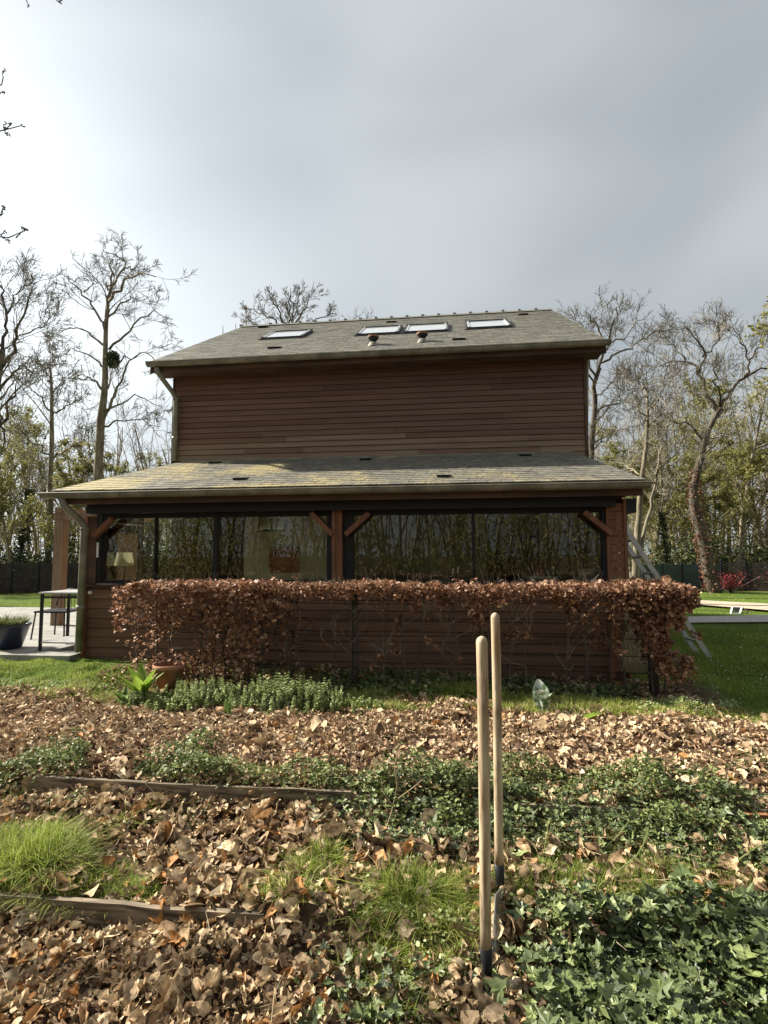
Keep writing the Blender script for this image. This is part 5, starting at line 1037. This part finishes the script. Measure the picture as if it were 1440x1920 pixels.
cover('ground_cover', 5000, 5.6, 6.4, .04, .10, lambda x, y: sst(560, 650, ipx(x, y))*(1-sst(1150, 1200, ipx(x, y))), 'dark ivy creeping under the middle of the hedge', 'ivy', (-1.5, 3))
cover('ground_cover', 6000, 5.3, 5.75, .02, .035, lambda x, y: 1-sst(150, 260, ipx(x, y)), 'clover at the left back corner of the bed', 'nettle', (-6, -2))
# dead nettles: stems with stacked leaf whorls
def nettles(spec, label):
    b = MB(); s_ = MB(); X_ = []; 
    pos, sz = [], []
    for px0, px1, yy, n, h in spec:
        for k in range(n):
            p = aty(rg.uniform(px0, px1), 1290, yy+rg.normal(0, .12)); p[2] = gz(p[0], p[1]); hh = h*rg.uniform(.5, 1.15); tip = p+np.array([rg.normal(0, .03), rg.normal(0, .03), hh]); s_.tubes(np.array([p, tip]), np.array([.002, .0015]), 3)
            for q in range(9):
                t = .25+.75*q/8
                for w_ in range(4): a = rg.uniform(0, 6.28); r_ = .022*(1.25-t); pos.append(p*(1-t)+tip*t+np.array([math.cos(a)*r_, math.sin(a)*r_, 0])); sz.append(.045*(1.25-.75*t))
    n = len(pos); b.inst(sm*np.array([1, 1, 2]), smf, rotz_tilt(n, .6, rg), np.array(pos), np.array(sz), rg.random(n)); r = tag(b.build('nettle_patch', M['nettle']), label, 'nettles', kind='stuff')
    s_.build('stems', M['greenstem'], r)
nettles([(325, 640, 5.20, 230, .21), (225, 345, 5.18, 110, .14), (480, 600, 5.25, 90, .27), (640, 720, 5.15, 24, .12)], 'pale crowded dead nettles in front of the left half of the hedge')
# broad leaved plant
def rosette(name, px, py, y_, n, ln, m, label, cat, spread=.5, wid=.28):
    r = empty(name, label, cat); p = aty(px, py, y_); p[2] = gz(p[0], p[1]); 
    for k in range(n):
        a = 2*math.pi*k/n+rg.normal(0, .3); el = rg.uniform(.15, spread); L_ = ln*rg.uniform(.7, 1.1); t = np.linspace(0, 1, 8); wv = wid*L_*np.sin(np.pi*np.clip(t*.9+.06, 0, 1))**.8/2; d = np.array([math.cos(a)*math.sin(el), math.sin(a)*math.sin(el), math.cos(el)]); sdv = np.array([-math.sin(a), math.cos(a), 0])
        C_ = p+d*(t*L_)[:, None]+np.array([math.cos(a), math.sin(a), -.6])*(t**2*L_*.22)[:, None]; E = np.cross(d, sdv)
        V = np.stack([C_-sdv*wv[:, None]+E*(wv*.35)[:, None], C_, C_+sdv*wv[:, None]+E*(wv*.35)[:, None]], 1).reshape(-1, 3); ii = (np.arange(7)*3)[:, None]; F_ = np.concatenate([np.stack([ii+j, ii+j+1, ii+j+4, ii+j+3], -1).reshape(-1, 4) for j in (0, 1)])
        b = MB(); b.add(V, [F_]); b.build('leaf', M[m], r, True)
    return r
rosette('broad_leaved_plant', 266, 1285, 5.30, 15, .40, 'bigleaf', 'glowing yellow-green broad leaved plant beside the terracotta pot', 'plant', .62, .24)
rosette('broad_leaved_plant', 232, 1300, 5.2, 10, .22, 'dockleaf', 'low dark broad leaved plant in front of the yellow-green one', 'plant', 1.2)
rosette('foxglove_leaf', 1017, 1330, 5.2, 4, .30, 'silver', 'upright silvery mottled leaf at the back of the bed right of the spades', 'plant', .2, .5)
rosette('fallen_green_leaf', 1090, 1338, 4.98, 3, .16, 'bigleaf', 'flat green leaf lying on the litter right of the silvery leaf', 'plant', 1.45, .5)
# daffodil-like leaves
b = MB(); 
for px, py in ((430, 1340), (424, 1338), (365, 1320)):
    p = atz(px, py, .05); n = 9; blades(b, np.repeat(p[None], n, 0)+rg.normal(0, .015, (n, 3)), rg.uniform(.14, .20, n), np.full(n, .011), rg.uniform(.05, .5, n), rg, 4)
tag(b.build('daffodil_leaves', M['dockleaf']), 'clump of strap shaped daffodil leaves at the back of the far bed', 'plant')
# cleavers stems with whorls
cs = empty('cleavers', 'long straggling cleavers stems with whorled leaves above the ivy', 'plant')
b = MB(); pos = []
for pl in ([(1105, 1700), (1150, 1640), (1200, 1600), (1215, 1560)], [(1135, 1590), (1160, 1565), (1178, 1542)], [(1385, 1612), (1415, 1590), (1440, 1578), (1470, 1560)], [(1110, 1690), (1122, 1640), (1128, 1625)], [(1020, 1600), (1027, 1560), (1027, 1545)], [(1440, 1560), (1425, 1535), (1400, 1510)]):
    P = resample(np.array([at(x, y, 2.35) for x, y in pl]), 8); b = MB(); b.tubes(P, np.full(8, .0028), 5); b.build('stem', M['greenstem'], cs)
    for q in (2, 4, 7): 
        for w_ in range(7): pos.append(P[q])
n = len(pos); b = MB(); blades(b, np.array(pos), np.full(n, .022), np.full(n, .004), rg.uniform(.8, 2., n), rg, 2); b.build('leaves', M['grass'], cs)
# bare forked twig standing over the ivy
ft = empty('forked_twig', 'pale bare forked twig standing up from the ivy left of the spades', 'twig')
b = MB()
for pl in ([(722, 1562), (735, 1520), (742, 1490), (746, 1460)], [(742, 1500), (770, 1480), (792, 1462)], [(738, 1512), (720, 1490), (715, 1468)], [(745, 1470), (740, 1440), (745, 1412)]):
    P = resample(np.array([at(x, y, 2.95) for x, y in pl]), 6); b.tubes(P, np.linspace(.0045, .002, 6), 5)
b.build('branches', M['stem'], ft)
